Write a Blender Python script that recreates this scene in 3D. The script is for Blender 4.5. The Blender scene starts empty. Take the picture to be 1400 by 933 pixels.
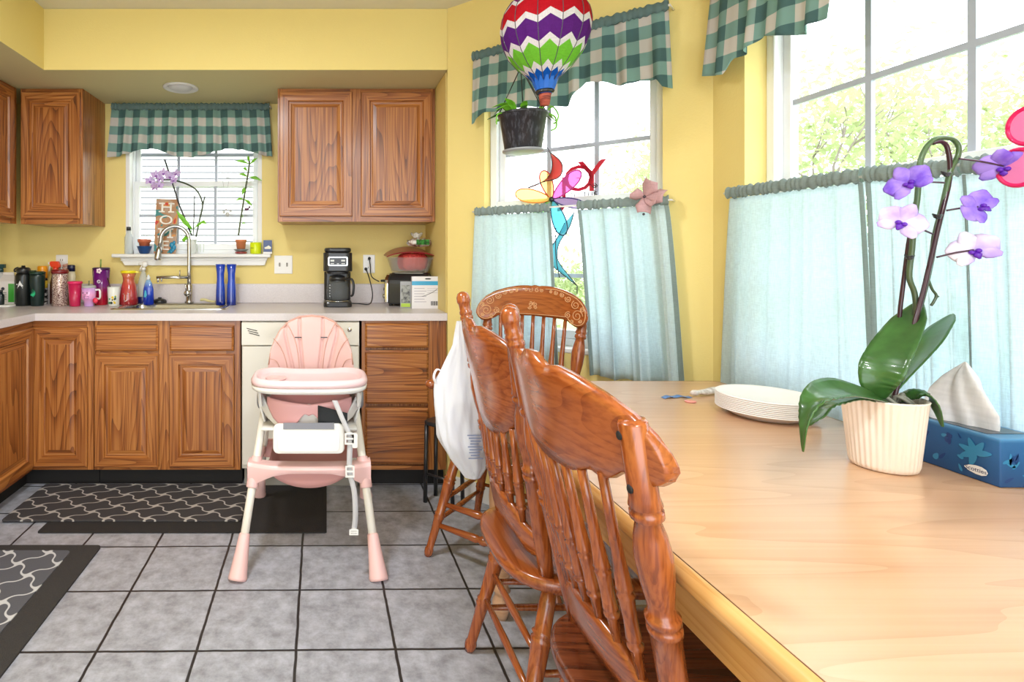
import bpy, math, random
from mathutils import Vector, Matrix
random.seed(7)
PI = math.pi
S = bpy.context.scene
C = bpy.context.collection
F, CX, CY, HZ = 755.0, 446.0, 350.0, 1.21
def at(px, py, Y):                       # a point of the room seen at px,py and Y metres deep
    return Vector(((px-CX)/F*Y, Y, HZ-(py-CY)/F*Y))

# ------------------------------------------------------------------ materials
MATS = {}
def newmat(name):
    m = bpy.data.materials.new(name); m.use_nodes = True
    nt = m.node_tree; nt.nodes.clear()
    out = nt.nodes.new('ShaderNodeOutputMaterial')
    return m, nt, out
def N(nt, t, **kw):
    n = nt.nodes.new(t)
    for k, v in kw.items():
        if k.startswith('i_'):
            n.inputs[k[2:].replace('_', ' ')].default_value = v
        else: setattr(n, k, v)
    return n
def L(nt, a, b): nt.links.new(a, b)
def col(c): return (c[0], c[1], c[2], 1.0)
def s2l(r, g, b):
    f = lambda v: (v/255/12.92) if v/255 <= .04045 else ((v/255+.055)/1.055)**2.4
    return (f(r), f(g), f(b))
def pm(name, c, rough=.5, metal=0, spec=.5, trans=0, alpha=1, emit=None, bump=0, bscale=60, var=0, vscale=8, coat=0, ior=1.45, sheen=0):
    if name in MATS: return MATS[name]
    m, nt, out = newmat(name)
    b = N(nt, 'ShaderNodeBsdfPrincipled')
    b.inputs['Base Color'].default_value = col(c); b.inputs['Roughness'].default_value = rough
    b.inputs['Metallic'].default_value = metal; b.inputs['Specular IOR Level'].default_value = spec
    b.inputs['Transmission Weight'].default_value = trans; b.inputs['Alpha'].default_value = alpha
    b.inputs['Coat Weight'].default_value = coat; b.inputs['IOR'].default_value = ior
    b.inputs['Sheen Weight'].default_value = sheen
    if emit: b.inputs['Emission Color'].default_value = col(emit[0]); b.inputs['Emission Strength'].default_value = emit[1]
    tc = N(nt, 'ShaderNodeTexCoord')
    if var:
        n = N(nt, 'ShaderNodeTexNoise'); n.inputs['Scale'].default_value = vscale; n.inputs['Detail'].default_value = 6
        L(nt, tc.outputs['Object'], n.inputs['Vector'])
        r = N(nt, 'ShaderNodeValToRGB')
        r.color_ramp.elements[0].position = .3; r.color_ramp.elements[1].position = .7
        r.color_ramp.elements[0].color = col([x*(1-var) for x in c]); r.color_ramp.elements[1].color = col([min(1, x*(1+var)) for x in c])
        L(nt, n.outputs['Fac'], r.inputs['Fac']); L(nt, r.outputs['Color'], b.inputs['Base Color'])
    if bump:
        n = N(nt, 'ShaderNodeTexNoise'); n.inputs['Scale'].default_value = bscale; n.inputs['Detail'].default_value = 4
        L(nt, tc.outputs['Object'], n.inputs['Vector'])
        bp = N(nt, 'ShaderNodeBump'); bp.inputs['Strength'].default_value = bump; bp.inputs['Distance'].default_value = .01
        L(nt, n.outputs['Fac'], bp.inputs['Height']); L(nt, bp.outputs['Normal'], b.inputs['Normal'])
    L(nt, b.outputs['BSDF'], out.inputs['Surface'])
    MATS[name] = m; return m
def wood(name, dark, mid, light, axis='z', scale=1.0, rough=.32, coat=.3, streak=1.0, rings=.6):
    if name in MATS: return MATS[name]
    m, nt, out = newmat(name)
    b = N(nt, 'ShaderNodeBsdfPrincipled'); b.inputs['Roughness'].default_value = rough; b.inputs['Coat Weight'].default_value = coat
    b.inputs['Coat Roughness'].default_value = .2
    tc = N(nt, 'ShaderNodeTexCoord'); oi = N(nt, 'ShaderNodeObjectInfo')
    add = N(nt, 'ShaderNodeVectorMath', operation='ADD')
    mul = N(nt, 'ShaderNodeMath', operation='MULTIPLY'); mul.inputs[1].default_value = 7.3
    L(nt, oi.outputs['Random'], mul.inputs[0]); L(nt, tc.outputs['Object'], add.inputs[0]); L(nt, mul.outputs[0], add.inputs[1])
    def mp(k, g):
        n = N(nt, 'ShaderNodeMapping'); s = [k*scale]*3; s['xyz'.index(axis)] = g*scale
        n.inputs['Scale'].default_value = s; L(nt, add.outputs[0], n.inputs['Vector']); return n
    # cathedral figure
    m1 = mp(1, .08)
    w = N(nt, 'ShaderNodeTexNoise'); w.inputs['Scale'].default_value = 5; w.inputs['Detail'].default_value = 1.5
    L(nt, m1.outputs[0], w.inputs['Vector'])
    fr = N(nt, 'ShaderNodeMath', operation='MULTIPLY'); fr.inputs[1].default_value = 30; L(nt, w.outputs['Fac'], fr.inputs[0])
    sn = N(nt, 'ShaderNodeMath', operation='FRACT'); L(nt, fr.outputs[0], sn.inputs[0])
    pw = N(nt, 'ShaderNodeMath', operation='POWER'); pw.inputs[1].default_value = 2.6; L(nt, sn.outputs[0], pw.inputs[0])
    # pores
    m2 = mp(1, .016)
    n2 = N(nt, 'ShaderNodeTexNoise'); n2.inputs['Scale'].default_value = 120; n2.inputs['Detail'].default_value = 3
    L(nt, m2.outputs[0], n2.inputs['Vector'])
    r2 = N(nt, 'ShaderNodeMapRange'); r2.inputs['From Min'].default_value = .42; r2.inputs['From Max'].default_value = .62
    L(nt, n2.outputs['Fac'], r2.inputs['Value'])
    m3 = mp(1, .3)
    n3 = N(nt, 'ShaderNodeTexNoise'); n3.inputs['Scale'].default_value = 5; n3.inputs['Detail'].default_value = 3
    L(nt, m3.outputs[0], n3.inputs['Vector'])
    # combine
    a1 = N(nt, 'ShaderNodeMath', operation='MULTIPLY'); a1.inputs[1].default_value = rings*.75; L(nt, pw.outputs[0], a1.inputs[0])
    a2 = N(nt, 'ShaderNodeMath', operation='MULTIPLY'); a2.inputs[1].default_value = streak*.42; L(nt, r2.outputs[0], a2.inputs[0])
    a3 = N(nt, 'ShaderNodeMath', operation='ADD'); L(nt, a1.outputs[0], a3.inputs[0]); L(nt, a2.outputs[0], a3.inputs[1])
    a4 = N(nt, 'ShaderNodeMath', operation='MULTIPLY_ADD'); a4.inputs[1].default_value = .65; a4.inputs[2].default_value = -.28
    L(nt, n3.outputs['Fac'], a4.inputs[0])
    a5 = N(nt, 'ShaderNodeMath', operation='ADD'); L(nt, a3.outputs[0], a5.inputs[0]); L(nt, a4.outputs[0], a5.inputs[1])
    rp = N(nt, 'ShaderNodeValToRGB'); e = rp.color_ramp.elements
    e[0].position = .0; e[0].color = col(light); e[1].position = 1; e[1].color = col(dark)
    x = e.new(.42); x.color = col(mid)
    L(nt, a5.outputs[0], rp.inputs['Fac']); L(nt, rp.outputs['Color'], b.inputs['Base Color'])
    bp = N(nt, 'ShaderNodeBump'); bp.inputs['Strength'].default_value = .12; bp.inputs['Distance'].default_value = .003; bp.invert = True
    L(nt, a3.outputs[0], bp.inputs['Height']); L(nt, bp.outputs['Normal'], b.inputs['Normal'])
    L(nt, b.outputs['BSDF'], out.inputs['Surface'])
    MATS[name] = m; return m
def cloth(name, c, tr=.5, weave=600, rough=.9):
    if name in MATS: return MATS[name]
    m, nt, out = newmat(name)
    d = N(nt, 'ShaderNodeBsdfPrincipled'); d.inputs['Roughness'].default_value = rough; d.inputs['Specular IOR Level'].default_value = .1
    t = N(nt, 'ShaderNodeBsdfTranslucent')
    tc = N(nt, 'ShaderNodeTexCoord'); mp = N(nt, 'ShaderNodeMapping'); mp.inputs['Scale'].default_value = (weave, weave, weave*.1)
    n = N(nt, 'ShaderNodeTexNoise'); n.inputs['Scale'].default_value = .5; n.inputs['Detail'].default_value = 3
    L(nt, tc.outputs['Object'], mp.inputs['Vector']); L(nt, mp.outputs[0], n.inputs['Vector'])
    mp2 = N(nt, 'ShaderNodeMapping'); mp2.inputs['Scale'].default_value = (weave*.12, weave*.12, weave)
    n2 = N(nt, 'ShaderNodeTexNoise'); n2.inputs['Scale'].default_value = .5; n2.inputs['Detail'].default_value = 3
    L(nt, tc.outputs['Object'], mp2.inputs['Vector']); L(nt, mp2.outputs[0], n2.inputs['Vector'])
    ad = N(nt, 'ShaderNodeMath', operation='ADD'); L(nt, n.outputs['Fac'], ad.inputs[0]); L(nt, n2.outputs['Fac'], ad.inputs[1])
    mr = N(nt, 'ShaderNodeMapRange'); mr.inputs['From Min'].default_value = .8; mr.inputs['From Max'].default_value = 1.2
    L(nt, ad.outputs[0], mr.inputs['Value'])
    mx = N(nt, 'ShaderNodeMix', data_type='RGBA'); mx.inputs['A'].default_value = col([x*.92 for x in c]); mx.inputs['B'].default_value = col([min(1, x*1.06) for x in c])
    L(nt, mr.outputs[0], mx.inputs['Factor'])
    L(nt, mx.outputs['Result'], d.inputs['Base Color']); L(nt, mx.outputs['Result'], t.inputs['Color'])
    s = N(nt, 'ShaderNodeMixShader'); s.inputs[0].default_value = tr
    L(nt, d.outputs[0], s.inputs[1]); L(nt, t.outputs[0], s.inputs[2]); L(nt, s.outputs[0], out.inputs['Surface'])
    MATS[name] = m; return m
def gingham(name, p=.106, tr=.35):
    m, nt, out = newmat(name)
    d = N(nt, 'ShaderNodeBsdfPrincipled'); d.inputs['Roughness'].default_value = .9; d.inputs['Specular IOR Level'].default_value = .1
    t = N(nt, 'ShaderNodeBsdfTranslucent')
    tc = N(nt, 'ShaderNodeTexCoord'); sp = N(nt, 'ShaderNodeSeparateXYZ'); L(nt, tc.outputs['UV'], sp.inputs[0])
    def stripe(o):
        a = N(nt, 'ShaderNodeMath', operation='MULTIPLY'); a.inputs[1].default_value = 1/p; L(nt, o, a.inputs[0])
        f = N(nt, 'ShaderNodeMath', operation='FRACT'); L(nt, a.outputs[0], f.inputs[0])
        g = N(nt, 'ShaderNodeMath', operation='GREATER_THAN'); g.inputs[1].default_value = .5; L(nt, f.outputs[0], g.inputs[0])
        return g.outputs[0]
    ad = N(nt, 'ShaderNodeMath', operation='ADD'); L(nt, stripe(sp.outputs[0]), ad.inputs[0]); L(nt, stripe(sp.outputs[1]), ad.inputs[1])
    dv = N(nt, 'ShaderNodeMath', operation='MULTIPLY'); dv.inputs[1].default_value = .5; L(nt, ad.outputs[0], dv.inputs[0])
    r = N(nt, 'ShaderNodeValToRGB'); r.color_ramp.interpolation = 'CONSTANT'; e = r.color_ramp.elements
    e[0].position = 0; e[0].color = col((.66, .62, .58)); e[1].position = .75; e[1].color = col((.10, .19, .19))
    x = e.new(.25); x.color = col((.26, .42, .38))
    L(nt, dv.outputs[0], r.inputs['Fac'])
    L(nt, r.outputs[0], d.inputs['Base Color']); L(nt, r.outputs[0], t.inputs['Color'])
    s = N(nt, 'ShaderNodeMixShader'); s.inputs[0].default_value = tr
    L(nt, d.outputs[0], s.inputs[1]); L(nt, t.outputs[0], s.inputs[2]); L(nt, s.outputs[0], out.inputs['Surface'])
    MATS[name] = m; return m
def glassy(name, c=(1, 1, 1), a=.25, rough=.05):
    """thin clear plastic or glass: part transparent, part glossy"""
    if name in MATS: return MATS[name]
    m, nt, out = newmat(name)
    t = N(nt, 'ShaderNodeBsdfTransparent'); t.inputs['Color'].default_value = col(c)
    g = N(nt, 'ShaderNodeBsdfPrincipled'); g.inputs['Base Color'].default_value = col(c); g.inputs['Roughness'].default_value = rough
    s = N(nt, 'ShaderNodeMixShader'); s.inputs[0].default_value = a
    L(nt, t.outputs[0], s.inputs[1]); L(nt, g.outputs[0], s.inputs[2]); L(nt, s.outputs[0], out.inputs['Surface'])
    MATS[name] = m; return m

def ramp2(nt, fac, c0, c1, p0=.3, p1=.7):
    r = N(nt, 'ShaderNodeValToRGB'); e = r.color_ramp.elements
    e[0].position = p0; e[1].position = p1; e[0].color = col(c0); e[1].color = col(c1)
    L(nt, fac, r.inputs['Fac']); return r
def tile_mat():
    m, nt, out = newmat('grey_tile')
    b = N(nt, 'ShaderNodeBsdfPrincipled')
    tc = N(nt, 'ShaderNodeTexCoord'); mp = N(nt, 'ShaderNodeMapping')
    mp.inputs['Location'].default_value = (.069+.305*20, -2.003+.305*20, 0); mp.inputs['Rotation'].default_value = (0, 0, -.012)
    L(nt, tc.outputs['Object'], mp.inputs['Vector'])
    n = N(nt, 'ShaderNodeTexNoise'); n.inputs['Scale'].default_value = 16; n.inputs['Detail'].default_value = 9; n.inputs['Roughness'].default_value = .72
    L(nt, tc.outputs['Object'], n.inputs['Vector'])
    r = ramp2(nt, n.outputs['Fac'], s2l(134, 134, 140), s2l(184, 186, 196), .34, .66)
    # grout wiggle
    nw = N(nt, 'ShaderNodeTexNoise'); nw.inputs['Scale'].default_value = 14; L(nt, tc.outputs['Object'], nw.inputs['Vector'])
    sb = N(nt, 'ShaderNodeVectorMath', operation='SCALE'); sb.inputs['Scale'].default_value = .006; L(nt, nw.outputs['Color'], sb.inputs[0])
    ad = N(nt, 'ShaderNodeVectorMath', operation='ADD'); L(nt, mp.outputs[0], ad.inputs[0]); L(nt, sb.outputs[0], ad.inputs[1])
    sp = N(nt, 'ShaderNodeSeparateXYZ'); L(nt, ad.outputs[0], sp.inputs[0])
    ds = []
    for k in (0, 1):
        a = N(nt, 'ShaderNodeMath', operation='MULTIPLY'); a.inputs[1].default_value = 1/.305; L(nt, sp.outputs[k], a.inputs[0])
        f = N(nt, 'ShaderNodeMath', operation='FRACT'); L(nt, a.outputs[0], f.inputs[0])
        g = N(nt, 'ShaderNodeMath', operation='PINGPONG'); g.inputs[1].default_value = .5; L(nt, f.outputs[0], g.inputs[0])
        ds.append(g.outputs[0])
    mn = N(nt, 'ShaderNodeMath', operation='MINIMUM'); L(nt, ds[0], mn.inputs[0]); L(nt, ds[1], mn.inputs[1])
    mr = N(nt, 'ShaderNodeMapRange'); mr.inputs['From Min'].default_value = .011; mr.inputs['From Max'].default_value = .018
    L(nt, mn.outputs[0], mr.inputs['Value'])
    mx = N(nt, 'ShaderNodeMix', data_type='RGBA'); mx.inputs['A'].default_value = col((.022, .02, .02))
    L(nt, r.outputs[0], mx.inputs['B']); L(nt, mr.outputs[0], mx.inputs['Factor']); L(nt, mx.outputs['Result'], b.inputs['Base Color'])
    b.inputs['Roughness'].default_value = .38
    bp = N(nt, 'ShaderNodeBump'); bp.inputs['Strength'].default_value = .5; bp.inputs['Distance'].default_value = .004
    L(nt, mr.outputs[0], bp.inputs['Height']); L(nt, bp.outputs['Normal'], b.inputs['Normal'])
    L(nt, b.outputs[0], out.inputs['Surface']); return m
def trellis_mat(name, base, line, px=.175, py=.145):
    m, nt, out = newmat(name)
    b = N(nt, 'ShaderNodeBsdfPrincipled'); b.inputs['Roughness'].default_value = .85; b.inputs['Specular IOR Level'].default_value = .2
    tc = N(nt, 'ShaderNodeTexCoord'); sp = N(nt, 'ShaderNodeSeparateXYZ'); L(nt, tc.outputs['Object'], sp.inputs[0])
    def cs(o, k, h=1):
        a = N(nt, 'ShaderNodeMath', operation='MULTIPLY'); a.inputs[1].default_value = 2*PI/k*h; L(nt, o, a.inputs[0])
        c = N(nt, 'ShaderNodeMath', operation='COSINE'); L(nt, a.outputs[0], c.inputs[0]); return c.outputs[0]
    def mth(op, a, b_=None, v=None):
        n = N(nt, 'ShaderNodeMath', operation=op); L(nt, a, n.inputs[0])
        if b_ is not None: L(nt, b_, n.inputs[1])
        if v is not None: n.inputs[1].default_value = v
        return n.outputs[0]
    def ang(o, k):
        n = N(nt, 'ShaderNodeMath', operation='MULTIPLY'); n.inputs[1].default_value = 2*PI/k; L(nt, o, n.inputs[0]); return n.outputs[0]
    X_, Y_ = ang(sp.outputs[0], px), ang(sp.outputs[1], py)
    def warp(o, other, sg):
        d = mth('MULTIPLY', other, v=2.0); s_ = N(nt, 'ShaderNodeMath', operation='SINE'); L(nt, d, s_.inputs[0])
        w_ = mth('MULTIPLY', s_.outputs[0], v=sg*.42); r = mth('ADD', o, w_)
        c = N(nt, 'ShaderNodeMath', operation='COSINE'); L(nt, r, c.inputs[0]); return c.outputs[0]
    f = mth('ABSOLUTE', mth('ADD', warp(X_, Y_, 1), warp(Y_, X_, -1)))
    mr = N(nt, 'ShaderNodeMapRange'); mr.inputs['From Min'].default_value = .16; mr.inputs['From Max'].default_value = .27; L(nt, f, mr.inputs['Value'])
    mx = N(nt, 'ShaderNodeMix', data_type='RGBA'); mx.inputs['A'].default_value = col(line); mx.inputs['B'].default_value = col(base)
    L(nt, mr.outputs[0], mx.inputs['Factor']); L(nt, mx.outputs['Result'], b.inputs['Base Color'])
    nn = N(nt, 'ShaderNodeTexNoise'); nn.inputs['Scale'].default_value = 400; L(nt, tc.outputs['Object'], nn.inputs['Vector'])
    bp = N(nt, 'ShaderNodeBump'); bp.inputs['Strength'].default_value = .4; bp.inputs['Distance'].default_value = .002
    L(nt, nn.outputs['Fac'], bp.inputs['Height']); L(nt, bp.outputs['Normal'], b.inputs['Normal'])
    L(nt, b.outputs[0], out.inputs['Surface']); return m
def siding_mat():
    m, nt, out = newmat('white_siding')
    b = N(nt, 'ShaderNodeBsdfPrincipled'); b.inputs['Roughness'].default_value = .7
    tc = N(nt, 'ShaderNodeTexCoord'); sp = N(nt, 'ShaderNodeSeparateXYZ'); L(nt, tc.outputs['Object'], sp.inputs[0])
    a = N(nt, 'ShaderNodeMath', operation='MULTIPLY'); a.inputs[1].default_value = 1/.082; L(nt, sp.outputs[2], a.inputs[0])
    f = N(nt, 'ShaderNodeMath', operation='FRACT'); L(nt, a.outputs[0], f.inputs[0])
    r = N(nt, 'ShaderNodeValToRGB'); e = r.color_ramp.elements; r.color_ramp.interpolation = 'CONSTANT'
    e[0].position = 0; e[0].color = col((.11, .115, .13)); e[1].position = .22; e[1].color = col((.8, .8, .8))  # dark stripe is the shadow line under each board, painted in
    L(nt, f.outputs[0], r.inputs['Fac']); L(nt, r.outputs[0], b.inputs['Base Color'])
    L(nt, b.outputs[0], out.inputs['Surface']); return m
def noise_mix(name, c0, c1, scale=20, p0=.4, p1=.6, rough=.5, metal=0, detail=4, stretch=None, voronoi=False, alpha=1):
    if name in MATS: return MATS[name]
    m, nt, out = newmat(name)
    b = N(nt, 'ShaderNodeBsdfPrincipled'); b.inputs['Roughness'].default_value = rough; b.inputs['Metallic'].default_value = metal
    b.inputs['Alpha'].default_value = alpha
    tc = N(nt, 'ShaderNodeTexCoord'); mp = N(nt, 'ShaderNodeMapping'); mp.inputs['Scale'].default_value = stretch or (1, 1, 1)
    L(nt, tc.outputs['Object'], mp.inputs['Vector'])
    if voronoi:
        n = N(nt, 'ShaderNodeTexVoronoi'); n.inputs['Scale'].default_value = scale; o = n.outputs['Distance']
    else:
        n = N(nt, 'ShaderNodeTexNoise'); n.inputs['Scale'].default_value = scale; n.inputs['Detail'].default_value = detail; o = n.outputs['Fac']
    L(nt, mp.outputs[0], n.inputs['Vector'])
    r = ramp2(nt, o, c0, c1, p0, p1); L(nt, r.outputs[0], b.inputs['Base Color'])
    L(nt, b.outputs[0], out.inputs['Surface']); MATS[name] = m; return m
def grad_z(name, stops, z0, z1, rough=.3, coat=.3, metal=0):
    m, nt, out = newmat(name)
    b = N(nt, 'ShaderNodeBsdfPrincipled'); b.inputs['Roughness'].default_value = rough; b.inputs['Coat Weight'].default_value = coat
    b.inputs['Metallic'].default_value = metal
    tc = N(nt, 'ShaderNodeTexCoord'); sp = N(nt, 'ShaderNodeSeparateXYZ'); L(nt, tc.outputs['Object'], sp.inputs[0])
    mr = N(nt, 'ShaderNodeMapRange'); mr.inputs['From Min'].default_value = z0; mr.inputs['From Max'].default_value = z1; L(nt, sp.outputs[2], mr.inputs['Value'])
    r = N(nt, 'ShaderNodeValToRGB'); e = r.color_ramp.elements
    e[0].position = stops[0][0]; e[0].color = col(stops[0][1]); e[1].position = stops[-1][0]; e[1].color = col(stops[-1][1])
    for p, c in stops[1:-1]: x = e.new(p); x.color = col(c)
    L(nt, mr.outputs[0], r.inputs['Fac']); L(nt, r.outputs[0], b.inputs['Base Color'])
    L(nt, b.outputs[0], out.inputs['Surface']); return m

# ------------------------------------------------------------------ mesh builder
class MB:
    def __init__(s): s.v = []; s.f = []; s.m = []; s.sm = []; s.uv = {}; s.M = Matrix.Identity(4)
    def tr(s, *a):
        s.M = Matrix.Identity(4)
        for x in a: s.M = s.M @ x
        return s
    def add(s, vs, fs, mi=0, smooth=False, uv=None):
        o = len(s.v)
        for i, v in enumerate(vs):
            s.v.append(tuple(s.M @ Vector(v)))
            if uv: s.uv[o+i] = uv[i]
        for f in fs: s.f.append([o+i for i in f]); s.m.append(mi); s.sm.append(smooth)
        return s
    def box(s, x0, x1, y0, y1, z0, z1, mi=0):
        vs = [(x, y, z) for x in (x0, x1) for y in (y0, y1) for z in (z0, z1)]
        return s.add(vs, [(0, 1, 3, 2), (4, 6, 7, 5), (0, 4, 5, 1), (2, 3, 7, 6), (0, 2, 6, 4), (1, 5, 7, 3)], mi)
    def cbox(s, c, d, mi=0, R=None):
        x, y, z = d[0]/2, d[1]/2, d[2]/2
        vs = [Vector((a, b, e)) for a in (-x, x) for b in (-y, y) for e in (-z, z)]
        if R: vs = [R @ v for v in vs]
        vs = [v + Vector(c) for v in vs]
        return s.add(vs, [(0, 1, 3, 2), (4, 6, 7, 5), (0, 4, 5, 1), (2, 3, 7, 6), (0, 2, 6, 4), (1, 5, 7, 3)], mi)
    def lathe(s, prof, n=24, at=(0, 0, 0), mi=0, R=None, sx=1, sy=1, smooth=True, flute=0, nf=0):
        vs = []; c = Vector(at)
        for r, z in prof:
            for i in range(n):
                a = 2*PI*i/n; rr = r*(1+flute*math.cos(a*nf)) if flute else r
                v = Vector((rr*math.cos(a)*sx, rr*math.sin(a)*sy, z)); v = (R @ v if R else v) + c; vs.append(v)
        fs = []
        for k in range(len(prof)-1):
            for i in range(n):
                j = (i+1) % n; fs.append((k*n+i, k*n+j, (k+1)*n+j, (k+1)*n+i))
        if prof[0][0] > 1e-5: fs.append(tuple(range(n-1, -1, -1)))
        if prof[-1][0] > 1e-5: fs.append(tuple((len(prof)-1)*n+i for i in range(n)))
        return s.add(vs, fs, mi, smooth)
    def turn(s, p0, p1, prof, n=16, mi=0):
        """turned stick from p0 to p1; prof = (t 0..1, radius)"""
        p0, p1 = Vector(p0), Vector(p1); d = p1-p0
        R = d.to_track_quat('Z', 'Y').to_matrix(); Ln = d.length
        return s.lathe([(r, t*Ln) for t, r in prof], n, p0, mi, R)
    def tube(s, pts, r, n=8, mi=0, cap=True, flat=1):
        pts = [Vector(p) for p in pts]; m = len(pts)
        rs = r if isinstance(r, (list, tuple)) else [r]*m
        vs = []; up = None
        for i, p in enumerate(pts):
            d = (pts[min(i+1, m-1)]-pts[max(i-1, 0)])
            if d.length < 1e-9: d = Vector((0, 0, 1))
            d.normalize()
            if up is None:
                up = Vector((0, 0, 1)) if abs(d.z) < .9 else Vector((1, 0, 0))
            up = (up - d*up.dot(d)); up.normalize(); q = d.cross(up)
            for k in range(n):
                a = 2*PI*k/n; vs.append(p + (up*math.cos(a)*flat + q*math.sin(a))*rs[i])
        fs = []
        for i in range(m-1):
            for k in range(n):
                j = (k+1) % n; fs.append((i*n+k, i*n+j, (i+1)*n+j, (i+1)*n+k))
        if cap: fs.append(tuple(range(n-1, -1, -1))); fs.append(tuple((m-1)*n+k for k in range(n)))
        return s.add(vs, fs, mi, True)
    def prism(s, out, h0, h1, ax='z', mi=0, smooth=False):
        """outline in the two other axes, extruded along ax from h0 to h1"""
        n = len(out)
        def P(a, b, h):
            return {'z': (a, b, h), 'y': (a, h, b), 'x': (h, a, b)}[ax]
        vs = [P(a, b, h0) for a, b in out] + [P(a, b, h1) for a, b in out]
        fs = [tuple(range(n-1, -1, -1)), tuple(range(n, 2*n))] + [(i, (i+1) % n, n+(i+1) % n, n+i) for i in range(n)]
        o = len(s.f); s.add(vs, fs, mi)
        if smooth:
            for k in range(o+2, len(s.f)): s.sm[k] = True
        return s
    def grid(s, fn, nu, nv, mi=0, smooth=True, uvf=None, closed=False):
        vs = []; uv = []
        for j in range(nv+1):
            for i in range(nu+1):
                vs.append(fn(i/nu, j/nv)); uv.append(uvf(i/nu, j/nv) if uvf else (i/nu, j/nv))
        w = nu+1
        fs = [(j*w+i, j*w+i+1, (j+1)*w+i+1, (j+1)*w+i) for j in range(nv) for i in range(nu)]
        return s.add(vs, fs, mi, smooth, uv)
    def sph(s, c, r, n=16, mi=0, sc=(1, 1, 1), R=None):
        vs = []; m = max(6, n//2)
        prof = [(max(1e-6, math.sin(PI*k/m)), -math.cos(PI*k/m)) for k in range(m+1)]
        for a, z in prof:
            for i in range(n):
                v = Vector((a*math.cos(2*PI*i/n)*r*sc[0], a*math.sin(2*PI*i/n)*r*sc[1], z*r*sc[2]))
                vs.append((R @ v if R else v) + Vector(c))
        fs = [(k*n+i, k*n+(i+1) % n, (k+1)*n+(i+1) % n, (k+1)*n+i) for k in range(m) for i in range(n)]
        return s.add(vs, fs, mi, True)
    def leaf(s, pts, ws, side, cup=.15, mi=0, nw=6):
        pts = [Vector(p) for p in pts]; side = Vector(side); n = len(pts)
        def fn(u, v):
            t = v*(n-1); k = min(int(t), n-2); f = t-k
            p = pts[k].lerp(pts[k+1], f); w = ws[k]*(1-f)+ws[k+1]*f
            d = (pts[k+1]-pts[k]).normalized(); sd = (side-d*side.dot(d)).normalized(); nr = sd.cross(d)
            a = u*2-1
            return p + sd*a*w + nr*(a*a)*w*cup
        return s.grid(fn, nw, (n-1)*3, mi)
    def obj(s, name, mats, parent=None, bevel=0, seg=2, solid=0, sub=0, loc=None):
        me = bpy.data.meshes.new(name); me.from_pydata([tuple(v) for v in s.v], [], s.f)
        if not isinstance(mats, (list, tuple)): mats = [mats]
        for m in mats: me.materials.append(m)
        for i, p in enumerate(me.polygons): p.material_index = s.m[i]; p.use_smooth = s.sm[i]
        if s.uv:
            ul = me.uv_layers.new(name='UVMap')
            for lp in me.loops: ul.data[lp.index].uv = s.uv.get(lp.vertex_index, (0, 0))
        me.update()
        o = bpy.data.objects.new(name, me); C.objects.link(o)
        if parent: o.parent = parent
        if loc: o.location = loc
        if solid:
            q = o.modifiers.new('Solid', 'SOLIDIFY'); q.thickness = solid; q.offset = 0
        if bevel:
            q = o.modifiers.new('Bevel', 'BEVEL'); q.width = bevel; q.segments = seg; q.limit_method = 'ANGLE'; q.angle_limit = math.radians(40)
        if sub:
            q = o.modifiers.new('Sub', 'SUBSURF'); q.levels = sub; q.render_levels = sub
        return o
def RX(a): return Matrix.Rotation(a, 4, 'X')
def RY(a): return Matrix.Rotation(a, 4, 'Y')
def RZ(a): return Matrix.Rotation(a, 4, 'Z')
def TR(x, y, z): return Matrix.Translation((x, y, z))
def tag(o, label=None, cat=None, group=None, kind=None):
    if label: o['label'] = label
    if cat: o['category'] = cat
    if group: o['group'] = group
    if kind: o['kind'] = kind
    return o
def thing(name, label, cat, loc=(0, 0, 0), rz=0, group=None):
    o = bpy.data.objects.new(name, None); C.objects.link(o); o.location = loc; o.rotation_euler = (0, 0, rz)
    o.empty_display_size = .05
    return tag(o, label, cat, group)
def struct(o, label=None, cat=None): return tag(o, label, cat, kind='structure')
def textmesh(txt, size, ext=.001, align='CENTER'):
    cu = bpy.data.curves.new('t', 'FONT'); cu.body = txt; cu.size = size; cu.extrude = ext; cu.align_x = align; cu.align_y = 'CENTER'
    cu.resolution_u = 3
    ob = bpy.data.objects.new('t', cu); C.objects.link(ob)
    dg = bpy.context.evaluated_depsgraph_get()
    me = bpy.data.meshes.new_from_object(ob.evaluated_get(dg)); bpy.data.objects.remove(ob)
    vs = [v.co.copy() for v in me.vertices]; fs = [tuple(p.vertices) for p in me.polygons]
    bpy.data.meshes.remove(me); return vs, fs
def addtext(mb, txt, size, M, mi=0, ext=.001):
    vs, fs = textmesh(txt, size, ext); mb.add([M @ v for v in vs], fs, mi)
def rrect(x0, x1, y0, y1, r, n=5):
    o = []
    for cx, cy, a0 in ((x1-r, y1-r, 0), (x0+r, y1-r, 90), (x0+r, y0+r, 180), (x1-r, y0+r, 270)):
        for k in range(n+1):
            a = math.radians(a0+90*k/n); o.append((cx+r*math.cos(a), cy+r*math.sin(a)))
    return o
def interp(tab, x):
    if x <= tab[0][0]: return tab[0][1]
    for (a, b), (c, d) in zip(tab, tab[1:]):
        if x <= c: return b+(d-b)*(x-a)/(c-a)
    return tab[-1][1]
def spline(pts, k=6):
    pts = [Vector(p) for p in pts]; q = [pts[0]]+pts+[pts[-1]]; out = []
    for i in range(1, len(q)-2):
        p0, p1, p2, p3 = q[i-1:i+3]
        for j in range(k):
            t = j/k
            out.append(.5*((2*p1)+(-p0+p2)*t+(2*p0-5*p1+4*p2-p3)*t*t+(-p0+3*p1-3*p2+p3)*t**3))
    out.append(pts[-1]); return out

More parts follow.
